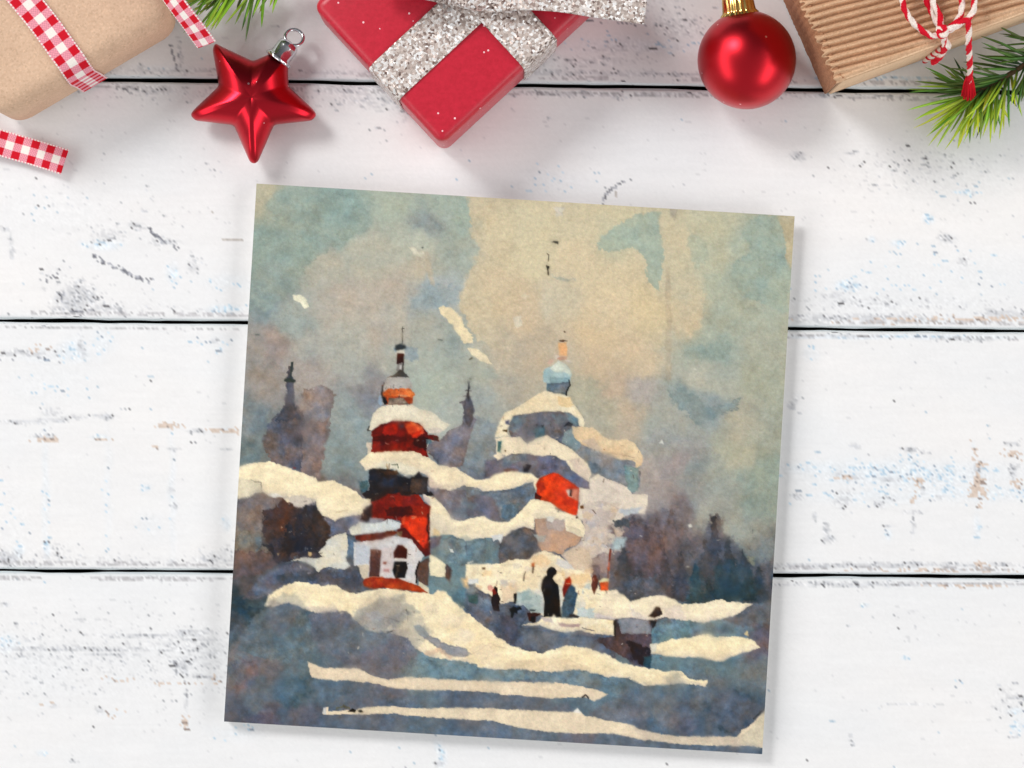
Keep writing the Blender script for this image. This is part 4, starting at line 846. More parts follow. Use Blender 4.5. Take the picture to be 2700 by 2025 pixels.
M['gingham'] = mat_vcol('gingham_cloth', .75, 6000, 8e-5, .2, .6, var=.05)
M['twine'] = mat_vcol('bakers_twine', .8, 7000, 6e-5, .2, .5)
M['needle'] = mat_vcol('pine_needle', .45, None, spec=.4)
M['bark'] = mat_kraft('twig_bark', L3(74, 58, 40), L3(110, 88, 60), scale=900)
M['red_star'] = mat_metal('red_satin_metal', L3(200, 12, 36), .28, .35, flecks=.05)
M['red_ball'] = mat_metal('red_matt_metal', L3(202, 14, 34), .34, .4, flecks=.05)
M['silver'] = mat_metal('silver_cap', L3(225, 226, 230), .16)
M['gold'] = mat_metal('gold_cap', L3(235, 200, 120), .2)

# ---------------------------------------------------------------- the table: painted planks
EDGES = [lambda x: -1085 + .017 * x, lambda x: -432 + .017 * x, lambda x: 204.5 + .0146 * x, lambda x: 843.5 + .0108 * x,
         lambda x: 1504 + .0062 * x, lambda x: 2165 + .003 * x, lambda x: 2815 + .003 * x]
GAPS = [5, 5, 5.2, 4.3, 4.2, 4.2, 5]   # half gaps in pixels

# wear marks on the paint: (x, y, rx, ry, density, kind)   kind g = bare grey wood, t = tan wood, b = blue undercoat
MARKS = [
 (205, 795, 52, 38, .75, 'g'), (185, 770, 30, 16, .35, 'g'), (290, 815, 45, 14, .35, 'g'), (450, 815, 110, 16, .10, 'g'), (150, 740, 35, 40, .10, 'g'),
 (440, 640, 36, 8, .5, 'g'), (510, 700, 16, 22, .28, 'g'), (450, 715, 14, 26, .3, 'b'), (270, 645, 45, 12, .4, 'b'), (360, 596, 18, 10, .6, 'g'),
 (30, 650, 7, 32, .5, 'g'), (16, 605, 14, 5, .5, 'g'), (290, 620, 50, 18, .2, 'g'), (600, 740, 60, 20, .12, 'b'), (590, 815, 50, 10, .35, 'b'),
 (250, 560, 260, 90, .035, 'g'), (180, 560, 120, 60, .05, 'b'), (330, 450, 300, 120, .012, 'g'),
 (700, 250, 420, 26, .10, 'g'), (360, 232, 70, 10, .45, 'g'), (430, 240, 60, 12, .35, 'g'), (930, 236, 90, 10, .55, 'g'), (960, 262, 110, 22, .28, 'g'), (1060, 290, 40, 30, .12, 'g'),
 (1480, 246, 130, 6, .6, 'g'), (1750, 250, 330, 6, .35, 'g'), (2250, 254, 160, 6, .55, 'g'), (2600, 258, 160, 5, .4, 'g'),
 (1450, 480, 90, 36, .09, 'b'), (1180, 330, 300, 60, .015, 'g'), (1080, 470, 200, 30, .02, 'b'),
 (2420, 440, 210, 60, .08, 'g'), (2500, 480, 180, 60, .05, 'b'), (2420, 560, 200, 60, .035, 'g'), (2500, 720, 300, 70, .05, 'b'), (2350, 780, 280, 60, .06, 'b'),
 (2490, 626, 22, 12, .6, 'g'), (2445, 575, 14, 10, .5, 'b'), (2360, 640, 18, 8, .5, 'b'), (2540, 690, 12, 14, .5, 'g'), (2300, 632, 10, 8, .5, 'b'), (2230, 750, 34, 12, .55, 'b'),
 (2200, 775, 26, 10, .4, 'g'), (2105, 412, 16, 10, .6, 'g'), (2240, 402, 16, 5, .6, 'g'), (2550, 508, 24, 6, .6, 'b'), (2340, 800, 260, 18, .14, 'g'), (2260, 838, 200, 9, .55, 'g'), (2480, 844, 260, 8, .62, 't'),
 (2650, 832, 60, 16, .5, 'g'), (2160, 838, 40, 12, .5, 'g'),
 # plank above
 (1790, 62, 70, 30, .22, 'g'), (1780, 100, 70, 40, .10, 'b'), (1700, 120, 190, 22, .18, 'b'), (1640, 130, 100, 14, .2, 'g'), (1560, 165, 130, 16, .28, 'g'), (1500, 192, 200, 7, .5, 'g'), (1750, 196, 200, 5, .5, 'g'),
 (470, 188, 160, 5, .5, 'g'), (430, 182, 80, 10, .15, 'b'), (880, 190, 100, 6, .4, 'g'), (2350, 205, 200, 5, .4, 'b'), (376, 176, 10, 8, .5, 'g'), (474, 140, 6, 40, .5, 'g'),
 (1750, 20, 120, 50, .06, 'g'), (1200, 180, 300, 20, .04, 'g'),
 # third plank
 (60, 930, 90, 7, .42, 'g'), (95, 918, 25, 10, .5, 't'), (190, 928, 40, 26, .3, 'b'), (216, 920, 7, 22, .5, 'g'), (270, 910, 26, 36, .16, 'b'), (120, 945, 90, 10, .12, 'b'),
 (130, 1000, 110, 60, .05, 'b'), (60, 1112, 60, 5, .5, 'g'), (130, 1106, 40, 5, .6, 'g'), (190, 1100, 50, 5, .4, 'g'), (275, 1098, 26, 8, .6, 'g'), (125, 1085, 20, 14, .3, 'g'),
 (118, 1158, 26, 7, .9, 't'), (110, 1150, 24, 6, .6, 'g'), (278, 1160, 22, 5, .9, 't'), (270, 1153, 24, 5, .4, 'b'), (455, 1124, 32, 8, .85, 't'), (520, 1138, 20, 6, .5, 'g'), (595, 1134, 34, 7, .9, 't'),
 (410, 1180, 12, 4, .7, 't'), (455, 1185, 16, 4, .5, 'g'), (600, 1186, 12, 4, .5, 'g'), (118, 1300, 10, 190, .14, 'b'), (285, 1290, 10, 170, .08, 'b'), (452, 1290, 10, 150, .14, 'b'), (390, 1288, 16, 10, .3, 'b'),
 (453, 1292, 8, 4, .9, 'g'), (456, 1332, 8, 6, .9, 'g'), (390, 1380, 30, 30, .10, 'b'), (595, 1380, 14, 16, .3, 'b'), (30, 1400, 60, 120, .06, 'b'),
 (20, 1475, 30, 22, .6, 'g'), (45, 1450, 14, 20, .5, 'b'), (122, 1440, 8, 22, .5, 'b'), (140, 1460, 60, 26, .16, 'g'), (300, 1478, 200, 14, .12, 'g'), (450, 1482, 16, 9, .7, 'g'), (570, 1476, 50, 18, .45, 'g'), (600, 1462, 22, 20, .35, 'g'), (370, 1485, 30, 8, .3, 'g'),
 (2150, 1235, 100, 20, .22, 'b'), (2400, 1250, 260, 34, .26, 'b'), (2560, 1300, 220, 20, .22, 'b'), (2300, 1310, 160, 20, .16, 'b'),
 (2222, 1258, 22, 8, .95, 't'), (2250, 1262, 30, 6, .5, 'g'), (2208, 1248, 10, 8, .6, 'g'), (2416, 1268, 20, 10, 1, 't'), (2404, 1305, 8, 18, .95, 't'), (2430, 1284, 8, 24, .4, 'g'), (2352, 1264, 24, 5, .6, 'g'),
 (2578, 1290, 18, 28, 1, 't'), (2578, 1264, 12, 14, 1, 't'), (2566, 1185, 6, 20, .9, 't'), (2582, 1222, 18, 10, .9, 't'), (2576, 1245, 16, 30, .3, 'g'), (2580, 1338, 9, 7, .9, 't'), (2679, 1274, 14, 9, 1, 't'), (2672, 1250, 8, 14, .6, 'g'),
 (2670, 1196, 20, 9, .9, 't'), (2674, 1230, 10, 10, .5, 'g'), (2665, 1170, 16, 5, .6, 'g'), (2505, 1275, 10, 30, .4, 'b'), (2410, 1188, 22, 6, .6, 'g'), (2405, 1230, 8, 40, .3, 'b'), (2252, 1175, 10, 5, .7, 'g'),
 (2225, 1320, 20, 30, .25, 'g'), (2318, 1332, 10, 8, .6, 'g'), (2345, 1312, 18, 8, .35, 'g'), (2480, 1312, 10, 6, .6, 'g'), (2150, 1366, 5, 10, .8, 'g'), (2176, 1392, 8, 16, .7, 'g'), (2180, 1418, 14, 10, .8, 'g'), (2095, 1308, 14, 6, .8, 'g'),
 (2347, 1387, 14, 3.5, .9, 'g'), (2402, 1350, 30, 3.5, .5, 'g'), (2406, 1385, 6, 26, .45, 'g'), (2346, 1412, 10, 14, .3, 'b'), (2575, 1390, 10, 30, .25, 'b'),
 (2350, 1490, 320, 6, .62, 'g'), (2150, 1492, 90, 7, .6, 'g'), (2580, 1490, 18, 9, .95, 't'), (2500, 1503, 200, 4, .6, 't'),
 (2350, 888, 300, 5, .6, 'b'), (2200, 886, 140, 5, .5, 'g'), (2560, 894, 90, 5, .75, 'g'), (2140, 935, 20, 20, .12, 'b'), (2100, 1055, 14, 16, .3, 'g'), (2088, 1070, 10, 8, .7, 'g'),
 (2250, 1000, 300, 120, .006, 'g'), (2600, 1060, 200, 60, .008, 'b'), (570, 900, 60, 20, .08, 'b'), (565, 897, 8, 5, .8, 'g'), (575, 920, 14, 12, .2, 'b'),
 # lowest plank
 (260, 1730, 420, 95, .085, 'g'), (520, 1712, 120, 60, .2, 'g'), (200, 1712, 260, 6, .42, 'g'), (300, 1726, 90, 5, .5, 'g'), (420, 1676, 150, 5, .45, 'g'), (500, 1666, 50, 6, .7, 'g'), (540, 1687, 50, 4, .75, 'g'),
 (480, 1752, 26, 20, .72, 'g'), (490, 1772, 10, 12, .8, 'g'), (310, 1792, 30, 6, .85, 't'), (540, 1784, 40, 5, .65, 'g'), (450, 1804, 60, 4, .55, 't'), (565, 1792, 14, 8, .8, 't'), (560, 1722, 24, 9, .5, 'g'), (250, 1712, 36, 4, .7, 'g'),
 (110, 1856, 24, 6, .55, 't'), (142, 1862, 12, 4, .7, 'g'), (260, 1872, 10, 8, .7, 'g'), (300, 1882, 38, 8, .65, 't'), (492, 1908, 12, 14, .6, 't'), (490, 1850, 4, 40, .3, 'g'), (20, 1700, 30, 22, .3, 'b'), (100, 1735, 120, 50, .05, 'b'),
 (110, 1985, 14, 8, .3, 'b'), (186, 2006, 10, 4, .5, 'g'), (620, 1930, 60, 20, .1, 'b'), (400, 1880, 300, 60, .01, 'g'), (210, 1632, 12, 4, .6, 'g'), (20, 1595, 14, 4, .7, 'g'),
 (2350, 1541, 340, 5, .6, 'g'), (2200, 1539, 70, 6, .55, 'g'), (2560, 1546, 100, 4, .8, 't'), (2650, 1850, 40, 40, .14, 'g'), (2690, 1840, 30, 4, .7, 'g'), (2680, 1876, 20, 8, .5, 'b'), (2690, 1920, 18, 26, .25, 'b'), (2676, 1943, 16, 4, .9, 'g'),
 (2245, 1945, 4, 9, .95, 'g'), (2250, 1964, 3, 10, .5, 'g'), (2400, 1857, 60, 3.5, .3, 'g'), (2390, 1735, 10, 3.5, .7, 'b'), (2280, 1596, 14, 3.5, .6, 'b'), (2400, 1612, 14, 3.5, .4, 'g'), (2330, 1640, 160, 60, .012, 'g'), (2600, 1790, 120, 40, .03, 'b'),
 (1160, 1990, 14, 30, .35, 'b'), (1050, 1985, 200, 30, .02, 'b'), (1150, 2010, 10, 10, .6, 'g'),
 (1000, 1000, 2500, 1500, .0009, 'g'), (1000, 1000, 2500, 1500, .0030, 'b'),
]
LINES = [ # cracks: polyline, width px, probability, kind
 ([(246, 676), (280, 695), (318, 708), (350, 728), (392, 742)], 13, .62, 'g'), ([(345, 728), (385, 738), (405, 732)], 8, .6, 'g'),
 ([(392, 602), (412, 622), (430, 640), (470, 655)], 9, .7, 'g'), ([(560, 562), (672, 562)], 3.2, .85, 't'), ([(575, 631), (640, 631)], 3.2, .85, 't'), ([(640, 509), (668, 509)], 3.2, .8, 'g'),
 ([(160, 790), (168, 770), (182, 758)], 7, .8, 'g'), ([(170, 815), (205, 822), (250, 818)], 8, .6, 'g'), ([(125, 742), (150, 722), (172, 690)], 8, .35, 'g'),
 ([(1590, 540), (1594, 520), (1606, 505), (1626, 492), (1648, 478)], 6, .85, 'g'), ([(1664, 455), (1664, 476)], 4, .9, 'g'), ([(1622, 498), (1626, 518)], 4, .6, 't'),
 ([(450, 118), (456, 145), (462, 172), (472, 190)], 5, .9, 'g'), ([(476, 110), (470, 150), (474, 180)], 4, .5, 'g'),
 ([(0, 948), (60, 946), (130, 944)], 4, .3, 'g'), ([(1500, 52), (1620, 60), (1760, 70)], 5, .3, 'b'),
]

def plank_colours(X, Y, top, bot, seed):
    rs = np.random.RandomState(seed)
    ny, nx = X.shape
    base = np.ones(X.shape + (3,)) * np.array((233.5, 233.5, 234.0))
    m1 = fbm(X, Y * 2.2, 420, 900 + seed, 4); m2 = fbm(X, Y * 3, 90, 930 + seed, 4)
    base += (m1 * 1.6 + m2 * 1.3)[..., None]
    base[..., 0] += 1.3 * m1; base[..., 2] -= 1.1 * m1
    # brush grain along the board
    gr = fbm(X * .12, Y * 1.6, 11, 960 + seed, 3)
    base += (gr * 1.5)[..., None]
    dens = {k: np.zeros(X.shape) for k in 'gtb'}
    w = 14 * fbm(X, Y, 50, 980 + seed, 3)
    for x, y, rx, ry, d, kd in MARKS:
        if d < .05: d *= .6
        if y + 3 * ry < Y.min() or y - 3 * ry > Y.max(): continue
        q = ((X + w * min(1, rx / 20) - x) / rx) ** 2 + ((Y + .6 * w * min(1, ry / 20) - y) / ry) ** 2
        dens[kd] = np.maximum(dens[kd], d * np.exp(-q ** 1.2))
    # chips hugging the board edges
    et = Y - top; eb = bot - Y
    edge = .045 * np.exp(-((et - 9) / 9) ** 2) + .045 * np.exp(-((eb - 9) / 9) ** 2)
    edge = edge * np.clip(.6 + 1.1 * fbm(X, Y * 0 + seed * 50, 230, 990 + seed, 3), 0, 2)
    dens['g'] = np.maximum(dens['g'], edge)
    # random cells: single flakes, short dashes along the grain, small clusters
    r1 = rs.rand(ny, nx)
    rb = rs.rand(ny, nx // 3 + 2); sh = rs.randint(0, 3, ny)
    idx = (np.arange(nx)[None, :] + sh[:, None]) // 3
    r3 = rb[np.arange(ny)[:, None], idx]
    cl = .5 + .5 * np.clip(fbm(X, Y, 20, 1010 + seed, 3), -1, 1)
    r = np.where(rs.rand(ny, nx) < .5, r1, r3)
    r = np.clip(r * (.45 + 1.1 * cl), 0, 1)
    out = base.copy()
    tone = rs.rand(ny, nx)
    bl = dens['b']
    hal = np.clip(bl * 1.7 + .4 * dens['t'], 0, .55)[..., None]
    out = out * (1 - hal) + np.array((218, 230, 240)) * hal
    gw = np.clip(dens['g'] * 1.1, 0, .38)[..., None]
    out = out * (1 - gw) + np.array((216, 218, 222)) * gw
    mk = r < bl * .7
    c = np.stack([168 + 45 * tone, 196 + 32 * tone, 216 + 22 * tone], -1)
    out[mk] = c[mk]
    mk = r < bl * .12
    c = np.stack([125 + 40 * tone, 140 + 40 * tone, 158 + 40 * tone], -1); out[mk] = c[mk]
    out += (rs.normal(0, 1.0, (ny, nx)) * (1 + 22 * np.clip(dens['g'] + dens['b'], 0, .35)))[..., None]
    mk = r < dens['g'] * 1.9 + .004
    out[mk] = .80 * out[mk] + .20 * np.array((150, 152, 158))
    mk = r < dens['g'] * .68
    tt = tone ** .6
    c = np.stack([138 + 84 * tt, 140 + 84 * tt, 146 + 82 * tt], -1); out[mk] = c[mk]
    mk = r < dens['g'] * .09
    c = np.stack([72 + 40 * tone, 70 + 42 * tone, 72 + 45 * tone], -1); out[mk] = c[mk]
    mk = r < dens['t'] * .95
    c = np.stack([204 + 20 * tone, 186 + 22 * tone, 172 + 24 * tone], -1); out[mk] = c[mk]
    mk = r < dens['t'] * .1
    c = np.stack([138 + 30 * tone, 122 + 30 * tone, 114 + 30 * tone], -1); out[mk] = c[mk]
    for pts, wd, pr, kd in LINES:
        ys = [p[1] for p in pts]
        if max(ys) < Y.min() - 10 or min(ys) > Y.max() + 10: continue
        d = np.full(X.shape, 1e9)
        xx = X + .25 * w; yy = Y + .12 * w
        for (ax, ay), (bx_, by_) in zip(pts[:-1], pts[1:]):
            ex, ey = bx_ - ax, by_ - ay
            t = np.clip(((xx - ax) * ex + (yy - ay) * ey) / (ex * ex + ey * ey), 0, 1)
            d = np.minimum(d, np.hypot(xx - ax - t * ex, yy - ay - t * ey))
        mk = (d < wd * .5 * (.5 + cl)) & (rs.rand(ny, nx) < pr)
        if kd == 't': c = np.stack([178 + 26 * tone, 170 + 26 * tone, 164 + 26 * tone], -1)
        else: c = np.stack([104 + 88 * tone, 106 + 88 * tone, 114 + 88 * tone], -1)
        out[mk] = c[mk]
    # worn, cool edge on the rounding of the board
    ed = np.minimum(et, eb)
    k = np.clip(1 - ed / 9.0, 0, 1)[..., None]
    out = out * (1 - .55 * k) + np.array((186, 200, 204)) * .55 * k
    rub = ((np.abs(ed - 15) < 4.4) & (r < .62) & (fbm(X, Y * 0, 150, 1030 + seed, 3) + .25 * np.sin(X / 600 + seed) > -.15))
    c = np.stack([150 + 60 * tone, 148 + 60 * tone, 150 + 62 * tone], -1)
    out[rub] = .35 * out[rub] + .65 * c[rub]
    return lin(np.clip(out, 20, 246))

def build_table():
    t = bpy.data.objects.new('table_top', None); COL.objects.link(t)
    t['kind'] = 'structure'; t['label'] = 'white painted wooden planks with chipped grey and tan wear under everything'; t['category'] = 'table top'
    for i in range(6):
        fine = 1 <= i <= 4
        step = 5.6 if fine else 24
        xs = np.arange(-420, 3121, step)
        rc = 8.0                                  # rounding of the board edge, px
        inner = np.arange(rc, 1e9, step)
        mid = 330
        off = [0, .6, 1.6, 3.2, 5.2]
        nmid = int((640 - 2 * rc) / step)
        frac = np.linspace(0, 1, nmid)
        top = EDGES[i](xs) + GAPS[i]; bot = EDGES[i + 1](xs) - GAPS[i + 1]
        rows = [top + o for o in off] + [top + rc + f * (bot - top - 2 * rc) for f in frac] + [bot - o for o in off[::-1]]
        Y = np.array(rows); X = np.repeat(xs[None, :], len(rows), 0)
        Y = Y + 2.3 * fbm(X, Y * 0 + i * 77, 160, 1200 + i, 3) * np.clip(1 - np.minimum(Y - top, bot - Y) / 60, 0, 1)
        d = np.minimum(Y - top[None], bot[None] - Y)
        d = np.clip(d, 0, rc)
        Z = -(rc - np.sqrt(np.maximum(rc * rc - (rc - d) ** 2, 0))) * S_PX
        Z = Z - 4e-5 * (1 + fbm(X * .25, Y, 80, 1300 + i, 3)) * (d >= rc)
        colr = plank_colours(X, Y, top[None], bot[None], 10 + i)
        ny, nx = X.shape
        V = np.stack([(X - 1350) * S_PX, (1012.5 - Y) * S_PX, Z], -1)
        a1 = V[0].copy(); a1[:, 2] = -.0024; a2 = V[0].copy(); a2[:, 2] = -.016
        b1 = V[-1].copy(); b1[:, 2] = -.0024; b2 = V[-1].copy(); b2[:, 2] = -.016
        V = np.concatenate([a2[None], a1[None], V, b1[None], b2[None]], 0)
        raw_shaded = np.full((1, nx, 3), lin((52, 45, 40)))  # bare plank sides, darkened to put the gap's shade into their colour
        colr = np.concatenate([raw_shaded, raw_shaded, colr, raw_shaded, raw_shaded], 0)
        F = grid_faces(nx, ny + 4)
        o = mesh_obj('plank', V.reshape(-1, 3), F, M['paint'], t, True, None, colr.reshape(-1, 3))
    bm = bmesh.new()
    bmesh.ops.create_cube(bm, size=1, matrix=Matrix.Translation((0, 0, -.0195)) @ Matrix.Diagonal((.372, .41, .006, 1)))
    bm_obj('backing_board', bm, M['gap'], t, False)

# ---------------------------------------------------------------- the greeting card
def build_card():
    TL = np.array((676.4, 484.0)); TR = np.array((2095.3, 570.2)); BL = np.array((590.6, 1902.4))
    z = .0046
    n = 640
    u = np.linspace(0, 1, n)
    Q = TL + u[None, :, None] * (TR - TL) + u[:, None, None] * (BL - TL)
    img = paint_card(Q[..., 0], Q[..., 1])
    k = 1 - z / CAM_H
    V = np.stack([(Q[..., 0] - 1350) * S_PX * k, (1012.5 - Q[..., 1]) * S_PX * k, np.full((n, n), z)], -1)
    cen = P(1343, 1236, 0)
    root = empty('greeting_card', cen, 'square greeting card printed with a watercolour of red and white church towers in snow', 'greeting card')
    F = grid_faces(n, n)
    # rim and underside of the front leaf
    th = .00045
    ring = np.concatenate([np.arange(n), np.arange(1, n) * n + n - 1, (n - 1) * n + np.arange(n - 2, -1, -1), np.arange(n - 2, 0, -1) * n])
    V2 = V.reshape(-1, 3)
    low = V2[ring].copy(); low[:, 2] -= th
    nb = len(V2); m = len(ring)
    j = np.arange(m); jn = (j + 1) % m
    rim = np.stack([ring[j], ring[jn], nb + jn, nb + j], -1)
    c4 = np.array([[nb, nb + n - 1, nb + 2 * n - 2, nb + 3 * n - 3]])
    faces = np.concatenate([F, rim, c4], 0)
    mi = np.concatenate([np.zeros(len(F)), np.ones(len(rim) + 1)])
    cols = np.concatenate([lin(img.reshape(-1, 3)) * CARD_GAIN, np.full((m, 3), .8)], 0)
    mesh_obj('front_leaf', np.concatenate([V2, low], 0), faces, [M['card_print'], M['card_white']], root, False, mi, cols)
    # back leaf lies on the planks, the fold is the left edge
    def at(s, t_, zz):
        q = TL + s * (TR - TL) + t_ * (BL - TL); return Vector(((q[0] - 1350) * S_PX * k, (1012.5 - q[1]) * S_PX * k, zz))
    vs, fs = [], []
    for zz in (.0002, .00065):
        vs += [at(.002, .001, zz), at(.998, .001, zz), at(.998, .999, zz), at(.002, .999, zz)]
    fs = [(0, 1, 2, 3), (7, 6, 5, 4), (0, 4, 5, 1), (1, 5, 6, 2), (2, 6, 7, 3), (3, 7, 4, 0)]
    mesh_obj('back_leaf', vs, fs, M['card_white'], root, False)
    vs, fs = [], []
    for i in range(13):
        a = math.pi * (i / 12)
        zz = .0022 + .0019 * math.cos(a); s = .0032 - .0030 * math.sin(a)
        vs += [at(s, .001, zz), at(s, .999, zz)]
    fs = [(2 * i, 2 * i + 1, 2 * i + 3, 2 * i + 2) for i in range(12)]
    o = mesh_obj('fold', vs, fs, M['card_white'], root, True)
    sd = o.modifiers.new('thickness', 'SOLIDIFY'); sd.thickness = .0003; sd.offset = 0

# ---------------------------------------------------------------- box, ribbon and tube builders
def rounded_box_bm(o, U, Vv, w, d, h, r, z0=0.0003, seg=5, cuts=0):
    """o: base corner; U, V unit vectors in the table plane"""
    bm = bmesh.new()
    vs = []
    for zz in (z0, z0 + h):
        for a, b in ((0, 0), (w, 0), (w, d), (0, d)):
            p = o + U * a + Vv * b
            vs.append(bm.verts.new((p.x, p.y, zz)))
    for f in ((0, 3, 2, 1), (4, 5, 6, 7), (0, 1, 5, 4), (1, 2, 6, 5), (2, 3, 7, 6), (3, 0, 4, 7)):
        bm.faces.new([vs[i] for i in f])
    bmesh.ops.bevel(bm, geom=list(bm.edges), offset=r, segments=seg, profile=.5, affect='EDGES', clamp_overlap=True)
    return bm

def catmull(pts, n):
    """smooth path through points (tuples of any length), n samples per span"""
    p = np.array([tuple(q) for q in pts], float)
    p = np.vstack([2 * p[0] - p[1], p, 2 * p[-1] - p[-2]])
    out = []
    for i in range(1, len(p) - 2):
        t = np.linspace(0, 1, n, endpoint=False)[:, None]
        a, b, c, d = p[i - 1], p[i], p[i + 1], p[i + 2]
        out.append(.5 * ((2 * b) + (-a + c) * t + (2 * a - 5 * b + 4 * c - d) * t ** 2 + (-a + 3 * b - 3 * c + d) * t ** 3))
    out.append(p[-2][None])
    return np.vstack(out)

def strip(path, side, width, nw, thick, normal=None):
    """a band of given width swept along path (n x 3); side (n x 3) is the cross direction. returns verts grid (n, nw), faces incl. back"""
    n = len(path)
    s = np.linspace(-.5, .5, nw)
    tang = np.gradient(path, axis=0); tang /= np.linalg.norm(tang, axis=1)[:, None]
    side = side - tang * (side * tang).sum(1)[:, None]; side /= np.linalg.norm(side, axis=1)[:, None]
    nor = np.cross(side, tang); nor /= np.linalg.norm(nor, axis=1)[:, None]
    nor *= np.sign(nor[:, 2].mean() or 1)
    return s, side, nor, tang

def band(name, pts, side, width, mat, parent, nw=25, per=30, thick=.0004, pattern=None, cup=0.0, wob=0.0, seed=0, roll=None):
    path = catmull(pts, per)
    # even spacing
    L = np.concatenate([[0], np.cumsum(np.linalg.norm(np.diff(path, axis=0), axis=1))])
    m = max(8, int(L[-1] / (width / (nw - 1))))
    lu = np.linspace(0, L[-1], m)
    path = np.stack([np.interp(lu, L, path[:, k]) for k in range(3)], 1)
    sd = np.repeat(np.array(side, float)[None], m, 0) if np.ndim(side) == 1 else np.stack([np.interp(lu / L[-1], np.linspace(0, 1, len(side)), np.array(side)[:, k]) for k in range(3)], 1)
    s, sdv, nor, tang = strip(path, sd, width, nw, thick)
    G = path[:, None] + sdv[:, None] * (s * width)[None, :, None]
    G = G + nor[:, None] * (-cup * (2 * s) ** 2)[None, :, None]
    if wob:
        ww = fbm(lu[:, None] * 1e4 * np.ones((1, nw)), (s * width * 1e4)[None, :] * np.ones((m, 1)), 60, 700 + seed, 3) * wob
        G = G + nor[:, None] * ww[..., None]
    top = G.reshape(-1, 3); botm = (G - nor[:, None] * thick).reshape(-1, 3)
    F = grid_faces(nw, m); nb = len(top)
    Fb = F[:, ::-1] + nb
    i = np.arange(m - 1) * nw
    e1 = np.stack([i, i + nb, i + nw + nb, i + nw], -1); i2 = i + nw - 1
    e2 = np.stack([i2, i2 + nw, i2 + nw + nb, i2 + nb], -1)
    j = np.arange(nw - 1); e3 = np.stack([j, j + 1, j + 1 + nb, j + nb], -1)
    j2 = j + (m - 1) * nw; e4 = np.stack([j2, j2 + nb, j2 + 1 + nb, j2 + 1], -1)
    faces = np.concatenate([F, Fb, e1, e2, e3, e4], 0)
    cols = None
    if pattern is not None:
        c = pattern(lu[:, None] * np.ones((1, nw)), (s * width)[None, :] * np.ones((m, 1)), width).reshape(-1, 3)
        cols = np.concatenate([c, c * .9], 0)
    return mesh_obj(name, np.concatenate([top, botm], 0), faces, mat, parent, True, None, cols)

def gingham(l, w, width):
    """three checks across: red-white-red warp crossed by red and white weft, pale picot edges"""
    ck = width * .31
    a = np.abs(w) < ck / 2                         # white warp in the middle
    b = (np.floor(l / ck) % 2) < .5                # white weft rows
    red = np.array(lin((206, 12, 36))); pink = np.array(lin((230, 150, 164))); white = np.array(lin((243, 236, 228)))
    c = np.where((~a & ~b)[..., None], red, np.where((a & b)[..., None], white, pink))
    th = .5 + .5 * np.sign(np.sin(l / ck * 2 * np.pi * 3) * np.sin(w / ck * 2 * np.pi * 3))   # woven threads in the pink checks
    mixd = (a ^ b) if False else (~((~a & ~b) | (a & b)))
    c = np.where(mixd[..., None], pink * (.86 + .28 * th[..., None]), c)
    edge = np.abs(w) > width * .455
    dots = (np.sin(l / ck * 2 * np.pi * 2.5) > -.2)
    c = np.where(edge[..., None], np.where(dots[..., None], white * .97, pink), c)
    return c

def tube(name, pts, r, mat, parent, per=26, sides=14, pitch=.0082, ends=True, rfun=None, red_frac=.5):
    path = catmull(pts, per)
    L = np.concatenate([[0], np.cumsum(np.linalg.norm(np.diff(path, axis=0), axis=1))])
    m = int(L[-1] / .00022) + 4
    lu = np.linspace(0, L[-1], m)
    path = np.stack([np.interp(lu, L, path[:, k]) for k in range(3)], 1)
    t = np.gradient(path, axis=0); t /= np.linalg.norm(t, axis=1)[:, None]
    nrm = np.zeros_like(t); v = np.array((0, 0, 1.0))
    for i in range(m):
        v = v - t[i] * (v @ t[i]); v /= np.linalg.norm(v) + 1e-12; nrm[i] = v
    bn = np.cross(t, nrm)
    a = np.linspace(0, 2 * np.pi, sides, endpoint=False)
    ph = 2 * np.pi * lu / pitch
    lobe = 1 + .17 * np.cos(3 * (a[None, :] - ph[:, None]))
    rr = r * lobe * (rfun(lu / L[-1])[:, None] if rfun else 1)
    G = path[:, None] + rr[..., None] * (np.cos(a)[None, :, None] * nrm[:, None] + np.sin(a)[None, :, None] * bn[:, None])
    fr = ((a[None, :] - ph[:, None]) / (2 * np.pi)) % 1
    isr = fr < red_frac
    rs = np.random.RandomState(len(pts) + m)
    red = lin((212, 14, 40)); wh = lin((240, 226, 216))
    c = np.where(isr[..., None], red, wh) * (1 + .16 * rs.uniform(-1, 1, (m, sides, 1)))
    i = np.arange(m - 1)[:, None]; j = np.arange(sides)[None, :]; jn = (j + 1) % sides
    F = np.stack(np.broadcast_arrays(i * sides + j, i * sides + jn, (i + 1) * sides + jn, (i + 1) * sides + j), -1).reshape(-1, 4)
    return path, mesh_obj(name, G.reshape(-1, 3), F, mat, parent, True, None, c.reshape(-1, 3))

def revolve(name, prof, axis_o, axis_d, mat, parent, n=48, rmod=None):
    """prof: list of (distance along axis, radius)"""
    d = Vector(axis_d).normalized(); a = d.orthogonal().normalized(); b = d.cross(a)
    V = []; m = len(prof)
    for k, (h, r) in enumerate(prof):
        for i in range(n):
            t = 2 * math.pi * i / n
            rr = r * (rmod(k, t) if rmod else 1)
            V.append(Vector(axis_o) + d * h + (a * math.cos(t) + b * math.sin(t)) * rr)
    F = []
    for k in range(m - 1):
        for i in range(n):
            F.append((k * n + i, k * n + (i + 1) % n, (k + 1) * n + (i + 1) % n, (k + 1) * n + i))
    return mesh_obj(name, V, F, mat, parent, True)

